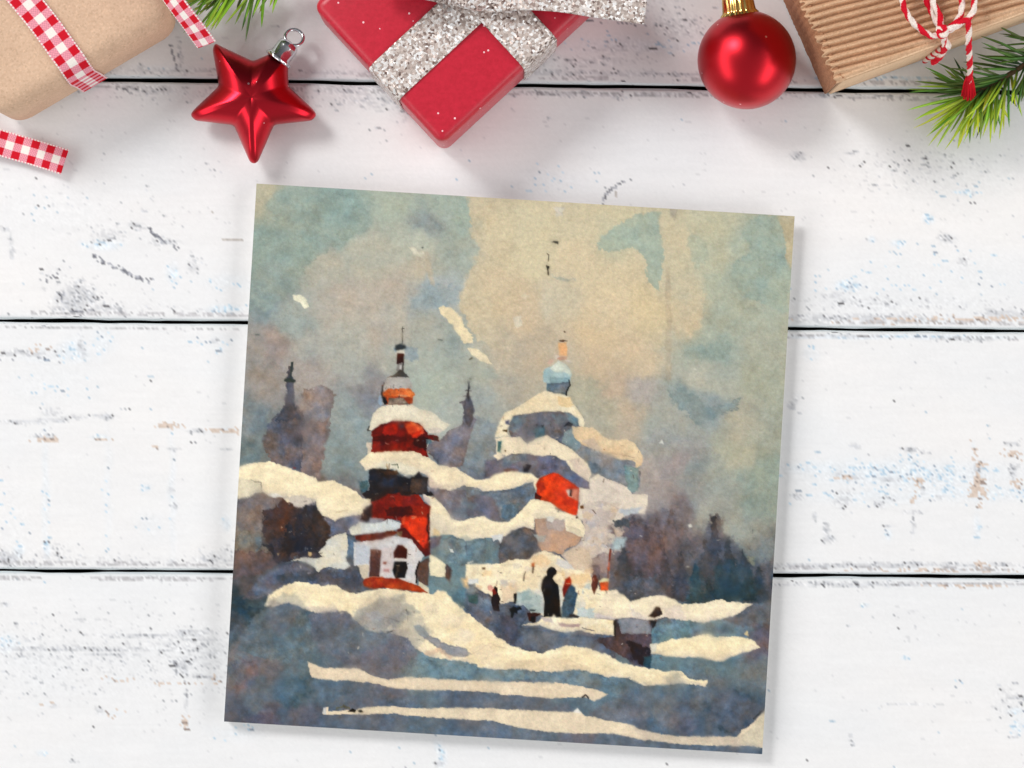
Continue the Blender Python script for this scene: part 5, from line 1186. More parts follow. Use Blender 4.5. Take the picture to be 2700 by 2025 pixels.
def torus(name, c, nrm, R_, r, mat, parent, n=40, s=10, arc=1.0, start=0):
    d = Vector(nrm).normalized(); a = d.orthogonal().normalized(); b = d.cross(a)
    V, F = [], []
    for i in range(n):
        t = 2 * math.pi * (i / n)
        q = a * math.cos(t) + b * math.sin(t)
        for j in range(s):
            p = 2 * math.pi * j / s
            V.append(Vector(c) + q * (R_ + r * math.cos(p)) + d * (r * math.sin(p)))
    for i in range(n):
        for j in range(s):
            F.append((i * s + j, ((i + 1) % n) * s + j, ((i + 1) % n) * s + (j + 1) % s, i * s + (j + 1) % s))
    return mesh_obj(name, V, F, mat, parent, True)

def v2(x, y):
    """pixel direction -> unit world direction"""
    return Vector((x, -y, 0)).normalized()

# ---------------------------------------------------------------- kraft parcel with gingham ribbon
def build_kraft():
    Lc = P(42, 345); Rc = P(493, 80)
    U = (Rc - Lc).normalized(); W = (Rc - Lc).length
    V = Vector((-U.y, U.x, 0))
    h = .027; D = .070
    root = empty('kraft_gift_box', Lc + U * W / 2 + V * D / 2, 'brown kraft paper gift box tied with red and white gingham ribbon', 'gift box')
    bm = rounded_box_bm(Lc - U * .0, U, V, W, D, h, .0062, seg=7)
    bm_obj('wrapped_box', bm, M['kraft'], root, True)
    # folded paper seam over the front side
    vs = []; 
    top = .0003 + h
    # ribbon across the top and down the near side
    def loc(u, v, z): p = Lc + U * u + V * v; return (p.x, p.y, z)
    u0 = .0248
    r = .0062
    pts = [loc(u0 - .006, D - .003, top + .0006), loc(u0 - .004, D * .55, top + .0007), loc(u0 - .001, D * .25, top + .0006), loc(u0, r * 1.15, top + .0006)]
    for a in (22, 45, 68, 90):
        an = math.radians(a)
        pts.append(loc(u0 + .0003, r - math.sin(an) * (r + .0006), top - r + math.cos(an) * (r + .0006)))
    pts += [loc(u0 + .0006, -.0006, .014), loc(u0 + .0007, -.0006, .0016)]
    band('ribbon', pts, tuple(U), .0078, M['gingham'], root, nw=49, per=30, thick=.0003, pattern=gingham, wob=.00004, seed=1)
    # bow tails
    vc = .0450
    e = .0011
    cross = [loc(-e, vc, .0012), loc(-e, vc, .012), loc(-e, vc, top - r - .002)]
    for a in (90, 60, 30, 0):
        an = math.radians(a); cross.append(loc(r - math.sin(an) * (r + e), vc, top - r + math.cos(an) * (r + e)))
    cross += [loc(W * .3, vc, top + e), loc(W * .5, vc, top + e + .0003), loc(W * .7, vc, top + e)]
    for a in (0, 30, 60, 90):
        an = math.radians(a); cross.append(loc(W - r + math.sin(an) * (r + e), vc, top - r + math.cos(an) * (r + e)))
    cross += [loc(W + e, vc, top - r - .002), loc(W + e, vc, .012), loc(W + e, vc, .0012)]
    band('ribbon', cross, tuple(V), .0078, M['gingham'], root, nw=49, per=16, thick=.0003, pattern=gingham, wob=.00004, seed=4)
    kc = Vector(loc(u0 - .004, vc, top + .0024))
    for a0, ln in ((35, .024), (150, .024)):
        dr = (U * math.cos(math.radians(a0)) + V * math.sin(math.radians(a0))).normalized(); sdv = Vector((-dr.y, dr.x, 0))
        lp = [kc, kc + dr * ln * .35 + Vector((0, 0, .006)), kc + dr * ln * .8 + Vector((0, 0, .008)), kc + dr * ln + Vector((0, 0, .004)), kc + dr * ln * .7 + Vector((0, 0, .0012)), kc + dr * ln * .3 + Vector((0, 0, .0006)), kc]
        band('ribbon_loop', lp, tuple(sdv), .0074, M['gingham'], root, nw=49, per=20, thick=.0003, pattern=gingham, wob=.0001, seed=5)
    band('ribbon_knot', [kc - V * .0046 - Vector((0, 0, .0012)), kc - V * .0024 + Vector((0, 0, .0016)), kc + V * .0024 + Vector((0, 0, .0016)), kc + V * .0046 - Vector((0, 0, .0012))], tuple(U), .0070, M['gingham'], root, nw=49, per=20, thick=.0003, pattern=gingham, seed=6)
    p2 = [tuple(kc), P(190, -200, .0318), P(315, -165, .0322), P(395, -90, .0320), P(430, -36, .0322), P(470, 22, .0322), P(508, 72, .0308), P(543, 120, .0282)]
    sd = v2(.80, -.55); 
    band('ribbon_tail', p2, (sd.x, sd.y, 1.05), .0070, M['gingham'], root, nw=49, per=30, thick=.0003, pattern=gingham, cup=.0003, wob=.0001, seed=2)
    p3 = [P(-8, 208, .0035), P(-95, 218, .0050), P(-160, 268, .0068), P(-120, 322, .0068), P(-50, 358, .0046), P(20, 382, .0030), P(90, 402, .0026), P(170, 427, .0034)]
    band('ribbon_tail', p3, [tuple(v2(-.2, -1)), tuple(v2(-.75, -.65)), tuple(v2(-1, -.1)), tuple(v2(-.55, .8)), tuple(v2(-.3, .96)), tuple(v2(-.28, .96)), tuple(v2(-.25, .97)), tuple(v2(-.22, .98))], .0072, M['gingham'], root, nw=49, per=30, thick=.0003, pattern=gingham, cup=.0002, wob=.0001, seed=3)

# ---------------------------------------------------------------- red gift with glitter ribbon
def build_red():
    B = P(1171, 404); U = v2(.733, -.680); V = Vector((-U.y, U.x, 0))
    Wd = .0660; D = .0508; h = .027; r = .0026
    root = empty('red_gift_box', B + U * Wd / 2 + V * D / 2, 'shiny red gift box with wide silver glitter ribbon and bow', 'gift box')
    bm = rounded_box_bm(B, U, V, Wd, D, h, r, seg=6)
    bm_obj('wrapped_box', bm, M['red_paper'], root, True)
    top = .0003 + h
    def loc(u, v, z): p = B + U * u + V * v; return (p.x, p.y, z)
    def over(axis, c, end_lo, end_hi):
        """ribbon right round the box: axis 'u' runs along U"""
        pts = []
        e = .0005
        span = Wd if axis == 'u' else D
        f = (lambda s, z: loc(s, c, z)) if axis == 'u' else (lambda s, z: loc(c, s, z))
        pts += [f(-e, .0012), f(-e, .012), f(-e, top - r - .002)]
        for a in (90, 60, 30, 0):
            an = math.radians(a); pts.append(f(r - math.sin(an) * (r + e), top - r + math.cos(an) * (r + e)))
        pts += [f(span * .25, top + e), f(span * .5, top + e + .0004), f(span * .75, top + e)]
        for a in (0, 30, 60, 90):
            an = math.radians(a); pts.append(f(span - r + math.sin(an) * (r + e), top - r + math.cos(an) * (r + e)))
        pts += [f(span + e, top - r - .002), f(span + e, .012), f(span + e, .0012)]
        return pts
    uc = .0358; vc = .0224
    wr = .0118
    band('ribbon', over('u', vc, 0, 0), tuple(V), wr, M['glitter'], root, nw=17, per=14, thick=.0004, wob=.00012, seed=11)
    p = over('v', uc, 0, 0)
    p = [(x, y, z + .0006) if z > top - .001 else (x - U.x * 0 , y, z) for x, y, z in p]
    band('ribbon', p, tuple(U), wr, M['glitter'], root, nw=17, per=14, thick=.0004, wob=.00012, seed=12)
    # bow: knot, two loops, two tails
    ctr = Vector(loc(uc, vc, top + .003))
    kn = bmesh.new(); bmesh.ops.create_uvsphere(kn, u_segments=24, v_segments=14, radius=1)
    for v in kn.verts:
        q = v.co.copy(); v.co = ctr + U * q.x * .0062 + V * q.y * .0055 + Vector((0, 0, q.z * .0036))
    knot = None
    bow = bpy.data.objects.new('bow', None); link(bow, root)
    bm_obj('knot', kn, M['glitter'], bow, True)
    for ang, ln in ((80, .030), (168, .028)):
        a = math.radians(ang); dr = Vector((math.cos(a), math.sin(a), 0)); sdv = Vector((-dr.y, dr.x, 0))
        pts = [ctr, ctr + dr * ln * .35 + Vector((0, 0, .007)), ctr + dr * ln * .8 + Vector((0, 0, .0095)), ctr + dr * ln + Vector((0, 0, .0045)),
               ctr + dr * ln * .75 + Vector((0, 0, .0008)), ctr + dr * ln * .3 + Vector((0, 0, .0004)), ctr + Vector((0, 0, -.0004))]
        band('loop', pts, tuple(sdv), .0115, M['glitter'], bow, nw=15, per=16, thick=.0004, wob=.0002, seed=20 + int(ang))
    e = Vector((0, 0, 0))
    pts = [ctr + Vector((0, 0, .0002)), P(1370, -34, .0338), P(1470, -30, .0342), P(1580, -14, .0338), P(1706, 4, .0328)]
    band('bow_tail', pts, tuple(v2(-.12, -.99)), .0122, M['glitter'], bow, nw=17, per=20, thick=.0004, wob=.0002, seed=41)
    pts = [ctr + Vector((0, 0, .0002)), P(1190, -150, .0332), P(1120, -240, .0320), P(1050, -340, .0290)]
    band('bow_tail', pts, tuple(v2(.5, -.86)), .0122, M['glitter'], bow, nw=17, per=20, thick=.0004, wob=.0002, seed=42)

# ---------------------------------------------------------------- corrugated box with baker's twine
def build_corrugated():
    C = P(2176, 252); U = v2(.938, -.347); V = v2(-.405, -.914)
    W = .074; D = .052; h = .038
    root = empty('corrugated_gift_box', C + U * W / 2 + V * D / 2, 'brown corrugated cardboard gift box tied with red and white twine', 'gift box')
    bm = rounded_box_bm(C + U * .0006 + V * .0006, U, V, W - .0012, D - .0012, h - .0012, .0006, seg=2)
    bm_obj('inner_box', bm, M['slot'], root, False)
    # near flap: smooth kraft liner, a separate board that stops short of the corner
    bm = rounded_box_bm(C + U * .0011 - V * .0001, U, V, W - .0012, .0008, h - .0006, .0003, seg=2)
    bm_obj('front_flap', bm, M['kraft_box'], root, True)
    # left flap: raw board, edge cut into small scallops by the flutes
    n = 120; vs, fs = [], []
    rs = np.random.RandomState(3)
    for i in range(n):
        v = .0004 + (D - .0008) * i / (n - 1)
        wv = .00055 * math.sin(2 * math.pi * v / .00205 * 1.0) + rs.uniform(-.00022, .00022)
        for k, (u, z) in enumerate(((0.0, .0004), (-.0004, h * .55), (-.0010 + wv * .6, h - .0012 + wv * .5), (.0004 + wv * .5, h + .0002), (.0009, h - .001), (.0007, .0004))):
            p = C + U * (u + rs.uniform(-.0001, .0001)) + V * v; vs.append((p.x, p.y, z))
    for i in range(n - 1):
        for k in range(5):
            a = i * 6 + k; fs.append((a, a + 1, a + 7, a + 6))
    fs += [tuple(range(6)), tuple(range((n - 1) * 6, n * 6))[::-1]]
    mesh_obj('side_flap', vs, fs, M['flute_dark'], root, True)
    # corrugated top sheet
    nu, nv = 150, 420
    per = .00198; amp = .00080
    us = np.linspace(-.0014, W - .0005, nu); vv = np.linspace(-.0003, D, nv)
    Ug, Vg = np.meshgrid(us, vv)
    jit = fbm(Ug * 2e4, Vg * 2e4, 90, 811, 3)
    ph = 2 * np.pi * (Vg + .095 * Ug + .00010 * jit) / per
    amp = amp * np.clip((Vg - .0010) / .0014, 0, 1)
    Z = h + .0002 + amp * (np.sin(ph) + .18 * np.sin(2 * ph + 1)) + .00010 * jit
    # the sheet's left edge is torn to a ragged line and droops
    rag = .0007 * fbm(Ug * 0, Vg * 3e4, 26, 821, 3) + .0003 * np.sin(ph)
    Ue = Ug + rag * np.clip(1 - (Ug + .0014) / .004, 0, 1)
    Z = Z - .0011 * np.clip(1 - (Ug + .0014) / .0022, 0, 1) ** 2
    # rolled down at the near edge
    Z = Z - .0012 * np.clip(1 - (Vg + .0003) / .0016, 0, 1) ** 2
    Gx = C.x + U.x * Ue + V.x * Vg; Gy = C.y + U.y * Ue + V.y * Vg
    Vt = np.stack([Gx, Gy, Z], -1).reshape(-1, 3)
    o = mesh_obj('corrugated_lid', Vt, grid_faces(nu, nv)[:, ::-1], M['flute'], root, True)
    sd = o.modifiers.new('thickness', 'SOLIDIFY'); sd.thickness = .0003; sd.offset = -1
    # twine: bow lying on the lid, cord running round the box, two hanging ends
    zt = h + .0016
    r = .00078
    k = lambda x, y, dz=0: P(2050 + x / 3.403, y / 3.403, zt + dz)
    tw = bpy.data.objects.new('twine_bow', None); link(tw, root)
    tube('loop', [k(1480, 300, .0010), k(1380, 322, .0014), k(1250, 235, .0022), k(1165, 130, .003), k(1120, 0, .004), k(1150, -160, .0046), k(1260, -260, .004), k(1360, -150, .003), k(1400, 30, .0024), k(1452, 130, .0018), k(1470, 230, .0014), k(1482, 300, .0012)], r, M['twine'], tw)
    tube('loop', [k(1470, 282, .0022), k(1560, 262, .0024), k(1650, 205, .0026), k(1735, 140, .0032), k(1765, 50, .004), k(1750, -60, .0046), k(1690, -170, .0044), k(1640, -90, .0036), k(1655, 20, .003), k(1640, 140, .0024), k(1560, 240, .0018), k(1470, 300, .0014)], r, M['twine'], tw)
    tube('knot', [k(1440, 268, .0016), k(1475, 240, .003), k(1512, 270, .0034), k(1500, 312, .003), k(1465, 318, .0024), k(1450, 288, .0022), k(1490, 262, .0030)], r, M['twine'], tw, pitch=.004)
    tube('loose_end', [k(1478, 300, .0016), k(1492, 350, .0006), k(1502, 400, -.0004), P(2050 + 1490 / 3.403, 458 / 3.403, h - .004), P(2050 + 1455 / 3.403, 512 / 3.403, h - .008), P(2050 + 1395 / 3.403, 562 / 3.403, h - .012)], r, M['twine'], tw, red_frac=.72)
    path, _ = tube('loose_end', [k(1500, 285, .003), k(1600, 225, .0034), k(1690, 185, .0036), k(1716, 240, .0026), P(2050 + 1714 / 3.403, 380 / 3.403, h + .001), P(2050 + 1722 / 3.403, 520 / 3.403, h - .006), P(2050 + 1726 / 3.403, 640 / 3.403, h - .013), P(2050 + 1718 / 3.403, 740 / 3.403, h - .018)], r, M['twine'], tw, red_frac=.55)
    # frayed red end: a small brush of loose fibres
    rs = random.Random(4); vs, fs, cs = [], [], []
    o3 = P(2050 + 1722 / 3.403, 690 / 3.403, h - .016); dr = (P(2050 + 1712 / 3.403, 850 / 3.403, h - .024) - o3)
    ax = dr.normalized(); a1 = ax.orthogonal().normalized(); a2 = ax.cross(a1)
    red = lin((214, 14, 36))
    for i in range(210):
        t = rs.uniform(0, 2 * math.pi); q = math.sqrt(rs.random())
        off = (a1 * math.cos(t) + a2 * math.sin(t)) * q
        p0 = o3 + off * .0008; ln = rs.uniform(.86, 1.03)
        p1 = o3 + dr * .45 * ln + off * .0014; p2 = o3 + dr * ln + off * .0020
        s = off.cross(ax).normalized() * .00016 if q > 0 else a1 * .00016
        b0 = len(vs)
        for p, w in ((p0, 1), (p1, 1.3), (p2, .8)):
            vs += [p - s * w, p + s * w, p + off.normalized() * .00018 * w]
        for g in (0, 1):
            for e in range(3):
                fs.append((b0 + g * 3 + e, b0 + g * 3 + (e + 1) % 3, b0 + g * 3 + 3 + (e + 1) % 3, b0 + g * 3 + 3 + e))
        c = red * rs.uniform(.8, 1.15)
        cs += [c] * 9
    mesh_obj('frayed_end', vs, fs, M['twine'], tw, True, None, np.array(cs))
    # cord round the box
    def loc(u, v, z): p = C + U * u + V * v; return (p.x, p.y, z)
    uu = .0262; vq = .0125
    ct = k(1480, 290, 0)
    u_c = (ct - C).dot(U); v_c = (ct - C).dot(V)
    tube('cord', [loc(u_c, -.0006, .002), loc(u_c, -.0008, h * .5), loc(u_c, -.0008, h - .002), loc(u_c, .0004, h + .001), loc(u_c, v_c, zt + .0002), loc(u_c - .001, D * .6, zt), loc(u_c - .001, D - .0005, h + .001), loc(u_c - .001, D + .0006, h * .5), loc(u_c - .001, D + .0006, .002)], r, M['twine'], tw)

# ---------------------------------------------------------------- star ornament
def build_star():
    zm = .0064
    poly = [(567, 112), (583, 122), (667, 161), (717, 140), (760, 161), (760, 200), (762, 228), (826, 288), (836, 303), (824, 318), (723, 329), (680, 428), (669, 433), (659, 428), (616, 330), (514, 318), (501, 303), (510, 290), (577, 227), (560, 130)]
    cx, cy = 668, 262
    pts = []
    for i in range(len(poly)):
        a = np.array(poly[i], float); b = np.array(poly[(i + 1) % len(poly)], float)
        m = max(2, int(np.linalg.norm(b - a) / 2.2))
        for t in np.arange(m) / m: pts.append(a + (b - a) * t)
    pts = np.array(pts); n = len(pts)
    ker = np.exp(-.5 * (np.arange(-9, 10) / 2.6) ** 2); ker /= ker.sum()
    pts = np.stack([np.convolve(np.concatenate([pts[-9:, k], pts[:, k], pts[:9, k]]), ker, 'valid') for k in (0, 1)], 1)
    c0 = P(cx, cy, 0)
    root = empty('star_ornament', Vector((c0.x, c0.y, 0)), 'red metallic five pointed star ornament with silver cap and ring', 'ornament')
    k = 1 - zm / CAM_H
    ex = (pts[:, 0] - cx) * S_PX * k; ey = -(pts[:, 1] - cy) * S_PX * k
    R_ = np.hypot(ex, ey)
    rings = 34
    ts = np.linspace(0, 1, rings)
    ts = 1 - (1 - ts) ** 1.5
    zc = .0068
    V = []
    for sgn in (1, -1):
        for q, t in enumerate(ts):
            tt = t if sgn > 0 else t
            # facets: height falls linearly to the outline, softened by inflation and a broad crown
            prof = .45 * (1 - t ** 1.25) + .55 * math.sqrt(max(0, 1 - t ** 3))
            loc_r = np.clip(R_ / R_.mean(), .6, 1.5)
            zz = zc * prof * (1 - .16 * np.clip(1 - t * 2.2, 0, 1) ** 2)
            rim = .0009 * math.sqrt(max(0, 1 - t * t))
            V.append(np.stack([c0.x * k + ex * t * (1 if t < 1 else 1), c0.y * k + ey * t, np.full(n, zm) + sgn * (zz * (1 if sgn > 0 else .72) + rim)], -1))
    V = np.array(V)
    m = rings
    F = []
    for s in range(2):
        i = np.arange(m - 1)[:, None] + s * m; j = np.arange(n)[None, :]; jn = (j + 1) % n
        q = np.stack(np.broadcast_arrays(i * n + j, i * n + jn, (i + 1) * n + jn, (i + 1) * n + j), -1).reshape(-1, 4)
        F.append(q if s == 0 else q[:, ::-1])
    F = np.concatenate(F, 0)[:, ::-1]
    vv = V.reshape(-1, 3)
    # laplacian smoothing so the ridges and valleys are soft like blown plastic
    V2 = V.copy()
    for it in range(14):
        z = V2[..., 2]
        z2 = z.copy()
        z2[:, :] = .5 * z + .25 * (np.roll(z, 1, 1) + np.roll(z, -1, 1))
        z2[0] = z[0]; z2[m - 1] = z[m - 1]; z2[m] = z[m]; z2[2 * m - 1] = z[2 * m - 1]
        for s in (0, m):
            z2[s + 1:s + m - 1] = .7 * z2[s + 1:s + m - 1] + .15 * (z2[s:s + m - 2] + z2[s + 2:s + m])
        V2[..., 2] = z2
    o = mesh_obj('star_body', V2.reshape(-1, 3), F, M['red_star'], root, True)
    w = o.modifiers.new('weld', 'WELD'); w.merge_threshold = 2e-5
    # cap
    ax = v2(.60, -.80)
    base = P(738, 150, zm); base = base - ax * .0012
    capm = lambda kk, t: 1 + .05 * math.cos(9 * t)
    cap = revolve('cap', [(0, .0036), (.0004, .0039), (.0010, .0036), (.0014, .0031), (.0045, .0031), (.0056, .0028), (.0062, .0019), (.0064, .0001)], base, ax, M['silver'], root, 40, lambda kk, t: 1 + (.05 * math.cos(10 * t) if kk < 3 else 0))
    torus('ring', base + ax * .0078 + Vector((0, 0, .0004)), (ax.x * .2 + .1, ax.y * .2 + .25, 1), .0025, .00050, M['silver'], cap)

# ---------------------------------------------------------------- ball ornament
def build_ball():
    Rr = .01338
    c = P(1969, 158, Rr + .0002)
    root = empty('ball_ornament', (c.x, c.y, 0), 'round matt red bauble with crimped gold cap', 'ornament')
    bm = bmesh.new(); bmesh.ops.create_uvsphere(bm, u_segments=96, v_segments=64, radius=Rr, matrix=Matrix.Translation(c))
    bm_obj('bauble', bm, M['red_ball'], root, True)
    ax = Vector((v2(-24, -145).x, v2(-24, -145).y, .10)).normalized()
    rm = lambda kk, t: 1 + (.07 * math.cos(18 * t) if kk < 4 else .02 * math.cos(18 * t))
    cap = revolve('cap', [(Rr * .925, .0050), (Rr * .955, .0047), (Rr * .99, .0043), (Rr * 1.03, .0042), (Rr * 1.30, .0041), (Rr * 1.33, .0037), (Rr * 1.345, .0020), (Rr * 1.35, .0001)], c, ax, M['gold'], root, 72, rm)
    torus('ring', c + ax * Rr * 1.48, (ax.y, -ax.x, .4), .0030, .0004, M['gold'], cap)

# ---------------------------------------------------------------- pine twigs
def twig(name, label, stem, specs, seed):
    root = empty(name, stem[len(stem) // 2] * 1.0, label, 'pine twig', 'sprigs of pine')
    root.location = (stem[len(stem) // 2].x, stem[len(stem) // 2].y, 0)
    path = catmull([tuple(p) for p in stem], 16)
    m = len(path); t = np.gradient(path, axis=0); t /= np.linalg.norm(t, axis=1)[:, None]
    V, F = [], []
    for i in range(m):
        up = Vector((0, 0, 1)); tt = Vector(t[i]); s = tt.cross(up).normalized(); u = s.cross(tt)
        r = .0011 * (1 - .55 * i / m)
        for k in range(8):
            a = 2 * math.pi * k / 8; V.append(Vector(path[i]) + (s * math.cos(a) + u * math.sin(a)) * r)
    for i in range(m - 1):
        for k in range(8): F.append((i * 8 + k, i * 8 + (k + 1) % 8, (i + 1) * 8 + (k + 1) % 8, (i + 1) * 8 + k))
    F.append(tuple(range((m - 1) * 8, m * 8)))
    mesh_obj('stem', V, F, M['bark'], root, True)
    rs = random.Random(seed)
    V, F, Cc = [], [], []
    for (base, tip, w, cb, ctp, sag) in specs:
        base = Vector(base); tip = Vector(tip)
        d = tip - base; ln = d.length; dn = d.normalized()
        sd = dn.cross(Vector((0, 0, 1))).normalized(); up = sd.cross(dn)
        bend = sd * rs.uniform(-.06, .06) * ln + up * sag * ln
        b0 = len(V); K = 9
        for i in range(K):
            q = i / (K - 1)
            p = base + d * q + bend * 4 * q * (1 - q) * .5
            r = w * (.75 + .5 * q) * (1 - q ** 5) * .5 + 2e-5
            if i == 0: r *= .7
            p.z = max(p.z, r * .7 + .0001)
            for k in range(4):
                a = math.pi / 4 + math.pi / 2 * k
                V.append(p + sd * math.cos(a) * r * 1.2 + up * math.sin(a) * r * .75)
            mix = min(1, max(0, (q - .05) * 1.9))
            Cc.extend([np.array(cb) * (1 - mix) + np.array(ctp) * mix] * 4)
        for i in range(K - 1):
            for k in range(4):
                F.append((b0 + i * 4 + k, b0 + i * 4 + (k + 1) % 4, b0 + i * 4 + 4 + (k + 1) % 4, b0 + i * 4 + 4 + k))
        F.append(tuple(b0 + (K - 1) * 4 + k for k in range(4)))
    mesh_obj('needles', V, F, M['needle'], root, True, None, np.array(Cc))

def build_twigs():
    rs = random.Random(21)
    Z = lambda x, y, z: P(2050 + x / 3.403, y / 3.403, z)
    # right-hand branch under the corrugated box
    stem = [Z(3000, 120, .010), Z(2600, 330, .010), Z(2250, 560, .0095), Z(1960, 740, .009), Z(1720, 860, .0085)]
    path = catmull([tuple(p) for p in stem], 30)
    tang = np.gradient(path, axis=0)
    dark = lambda: lin((46 + rs.uniform(-10, 16), 76 + rs.uniform(-14, 22), 40 + rs.uniform(-8, 10)))
    mid = lambda: lin((112 + rs.uniform(-20, 20), 156 + rs.uniform(-20, 20), 44 + rs.uniform(-10, 10)))
    lite = lambda: lin((192 + rs.uniform(-25, 22), 220 + rs.uniform(-20, 18), 58 + rs.uniform(-20, 20)))
    specs = []
    # needles one can pick out in the picture: tips
    tips = [(1230, 730, 'm'), (1250, 775, 'l'), (1150, 800, 'm'), (1180, 830, 'm'), (1160, 990, 'l'), (1225, 1080, 'l'), (1215, 1152, 'l'), (1300, 1115, 'l'), (1350, 1312, 'l'), (1390, 1250, 'l'), (1430, 1322, 'l'),
            (1500, 1345, 'l'), (1545, 1290, 'l'), (1620, 1332, 'l'), (1650, 1260, 'm'), (1780, 1245, 'd'), (1840, 1225, 'l'), (1860, 1140, 'm'), (2000, 1140, 'm'), (2030, 1170, 'l'), (2092, 1085, 'l'), (2150, 960, 'd'),
            (2195, 1045, 'l'), (1310, 1040, 'l'), (1380, 1130, 'l'), (1450, 1180, 'l'), (1330, 945, 'm'), (1320, 600, 'm'), (1370, 640, 'm'), (1500, 620, 'm'), (1580, 515, 'd'), (1400, 690, 'd')]
    for x, y, tp in tips:
        f = rs.uniform(.86, 1.0) if x < 1700 else rs.uniform(.62, .9)
        i = int(f * (len(path) - 1)); b = path[i]
        c = {'l': lite, 'm': mid, 'd': dark}[tp]
        specs.append((b, tuple(Z(x, y, rs.uniform(.002, .010))), rs.uniform(.00066, .00092), dark() * .9 + mid() * .35, c(), rs.uniform(-.02, .06)))
    for i in range(150):
        f = rs.uniform(.05, .99); j = int(f * (len(path) - 1)); b = Vector(path[j]); t = Vector(tang[j]).normalized()
        side = rs.choice((-1, 1)); an = side * math.radians(rs.uniform(14, 62)); el = math.radians(rs.uniform(-16, 38))
        d = Matrix.Rotation(an, 3, 'Z') @ t
        d = Vector((d.x * math.cos(el), d.y * math.cos(el), math.sin(el)))
        ln = rs.uniform(.0115, .0172)
        tip = b + d * ln
        tip.z = max(tip.z, .0012)
        upper = d.y > -.25
        specs.append((tuple(b), tuple(tip), rs.uniform(.00060, .00085), dark(), (dark() * .6 + mid() * .35) if upper or f < .55 else (mid() if rs.random() < .3 else lite()), rs.uniform(-.03, .06)))
    twig('pine_twig', 'bushy pine twig poking out below the corrugated cardboard box', stem, specs, 5)
    # small twig above the star, most of it beyond the picture
    Q = lambda x, y, z: P(450 + x / 3.687, y / 3.687, z)
    stem = [Q(1250, -330, .012), Q(900, -190, .011), Q(600, -120, .010), Q(380, -95, .0095)]
    path = catmull([tuple(p) for p in stem], 30); tang = np.gradient(path, axis=0)
    bright = lambda: lin((152 + rs.uniform(-25, 25), 198 + rs.uniform(-25, 20), 52 + rs.uniform(-18, 18)))
    tips = [(390, 300, 'b', .62), (320, 265, 'b', .7), (425, 288, 'b', .62), (270, 150, 'b', .85), (225, 110, 'b', .9), (728, 405, 'd', .40), (690, 300, 'd', .42), (885, 268, 'b', .3), (862, 130, 'b', .25), (988, 130, 'b', .15),
            (725, 195, 'b', .42), (700, 120, 'b', .45), (960, 70, 'b', .15), (300, 60, 'd', .8), (440, 140, 'd', .62), (360, 190, 'b', .7), (790, 180, 'd', .35), (820, 90, 'b', .32), (640, 90, 'd', .48), (560, 60, 'd', .55), (250, 60, 'b', .9), (910, 40, 'd', .2), (340, 110, 'd', .72), (470, 40, 'b', .6)]
    specs = []
    for x, y, tp, f in tips:
        b = path[int(f * (len(path) - 1))]
        c = bright if tp == 'b' else (lambda: dark() * .7 + mid() * .3)
        specs.append((b, tuple(Q(x, y, rs.uniform(.003, .010))), rs.uniform(.0007, .00095), mid(), c(), rs.uniform(-.02, .05)))
    for i in range(46):
        f = rs.uniform(.05, .99); j = int(f * (len(path) - 1)); b = Vector(path[j]); t = Vector(tang[j]).normalized()
        side = 1 if rs.random() < .4 else -1; an = side * math.radians(rs.uniform(18, 62))
        d = Matrix.Rotation(an, 3, 'Z') @ t; el = math.radians(rs.uniform(-12, 35))
        d = Vector((d.x * math.cos(el), d.y * math.cos(el), math.sin(el)))
        tip = b + d * (rs.uniform(.008, .011) if side < 0 else rs.uniform(.011, .016)); tip.z = max(tip.z, .0012)
        specs.append((tuple(b), tuple(tip), rs.uniform(.0006, .0009), mid(), bright() if rs.random() < .6 else mid(), rs.uniform(-.03, .05)))
    twig('pine_twig', 'small pine twig tip above the red star ornament', stem, specs, 6)

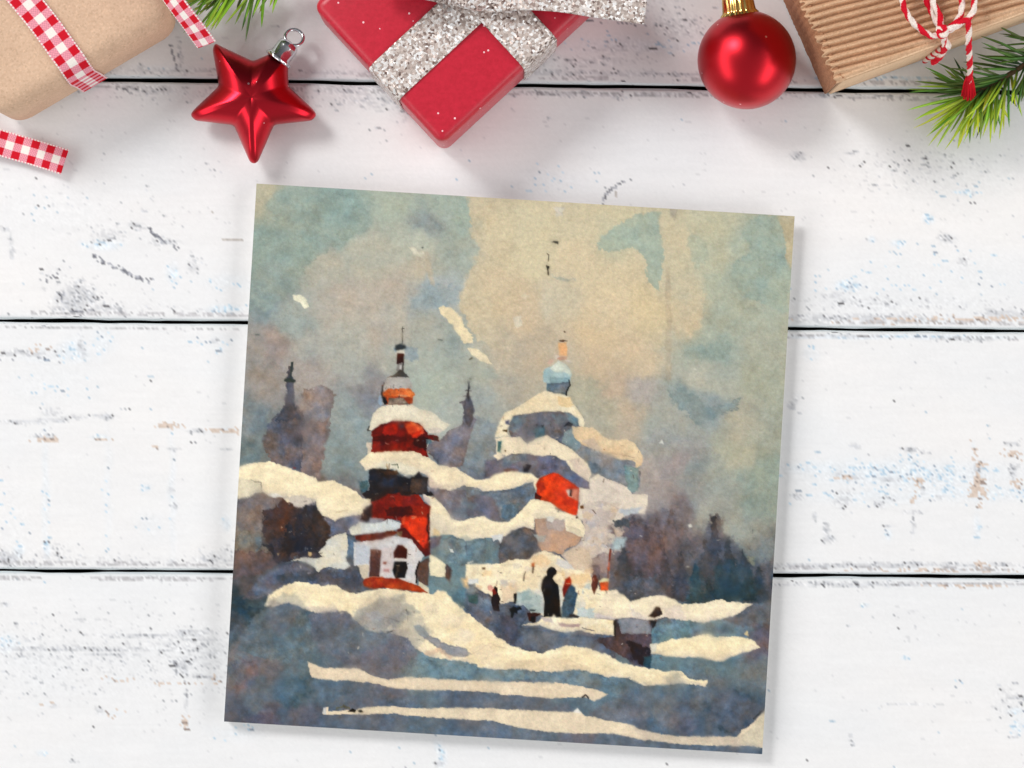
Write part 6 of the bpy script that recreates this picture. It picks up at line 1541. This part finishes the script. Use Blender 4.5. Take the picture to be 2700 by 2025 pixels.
# ---------------------------------------------------------------- camera, lamps, surroundings
def build_camera_light():
    cam = bpy.data.cameras.new('camera'); co = bpy.data.objects.new('camera', cam); COL.objects.link(co)
    co.location = (0, 0, CAM_H); co.rotation_euler = (0, 0, 0)
    cam.sensor_width = 36; cam.lens = 36 * CAM_H / (2700 * S_PX); cam.clip_start = .01; cam.clip_end = 50
    scene.camera = co
    w = bpy.data.worlds.new('World'); scene.world = w; w.use_nodes = True
    bg = w.node_tree.nodes['Background']; bg.inputs['Strength'].default_value = WORLD
    # a room that is open and bright towards the near side and dim beyond the far side of the table
    nt = w.node_tree
    tc = N(nt, 'ShaderNodeTexCoord'); sx = N(nt, 'ShaderNodeSeparateXYZ'); nt.links.new(tc.outputs['Generated'], sx.inputs[0])
    mr = N(nt, 'ShaderNodeMapRange'); mr.inputs['From Min'].default_value = -1; mr.inputs['From Max'].default_value = 1
    nt.links.new(sx.outputs['Y'], mr.inputs['Value'])
    rp = ramp(nt, mr.outputs['Result'], [(0, (1.25, 1.25, 1.27, 1)), (.5, (.97, .985, 1, 1)), (.72, (.42, .43, .45, 1)), (1, (.12, .12, .13, 1))])
    nt.links.new(rp.outputs['Color'], bg.inputs['Color'])
    def area(name, loc, target, sx, sy, power, col, shape='RECTANGLE'):
        l = bpy.data.lights.new(name, 'AREA'); l.shape = shape; l.size = sx
        if shape == 'RECTANGLE': l.size_y = sy
        l.energy = power; l.color = col
        o = bpy.data.objects.new(name, l); COL.objects.link(o); o.location = loc
        d = (Vector(target) - Vector(loc)).normalized()
        o.rotation_euler = d.to_track_quat('-Z', 'Y').to_euler()
        return o
    area('key_lamp', (-1.50, 1.50, 2.05), (0, 0, 0), .86, .86, KEY, (1, .985, .97), 'DISK')
    area('softbox', (-1.02, .02, .66), (0, .05, 0), 2.3, .50, LEFT, (1, .99, .98))
    area('softbox', (1.02, -.05, .66), (0, .05, 0), 2.6, .50, RIGHT, (1, .99, .98))
    vs = scene.view_settings
    vs.view_transform = 'Standard'; vs.look = 'None'; vs.exposure = 0; vs.gamma = 1; vs.use_curve_mapping = False
    scene.render.engine = 'CYCLES'
    scene.cycles.max_bounces = 8
    scene.cycles.use_denoising = True

CARD_GAIN = .94
WORLD = .37; KEY = 42.0; LEFT = 8.7; RIGHT = 11.6

build_table()
build_card()
build_kraft()
build_red()
build_corrugated()
build_star()
build_ball()
build_twigs()
build_camera_light()
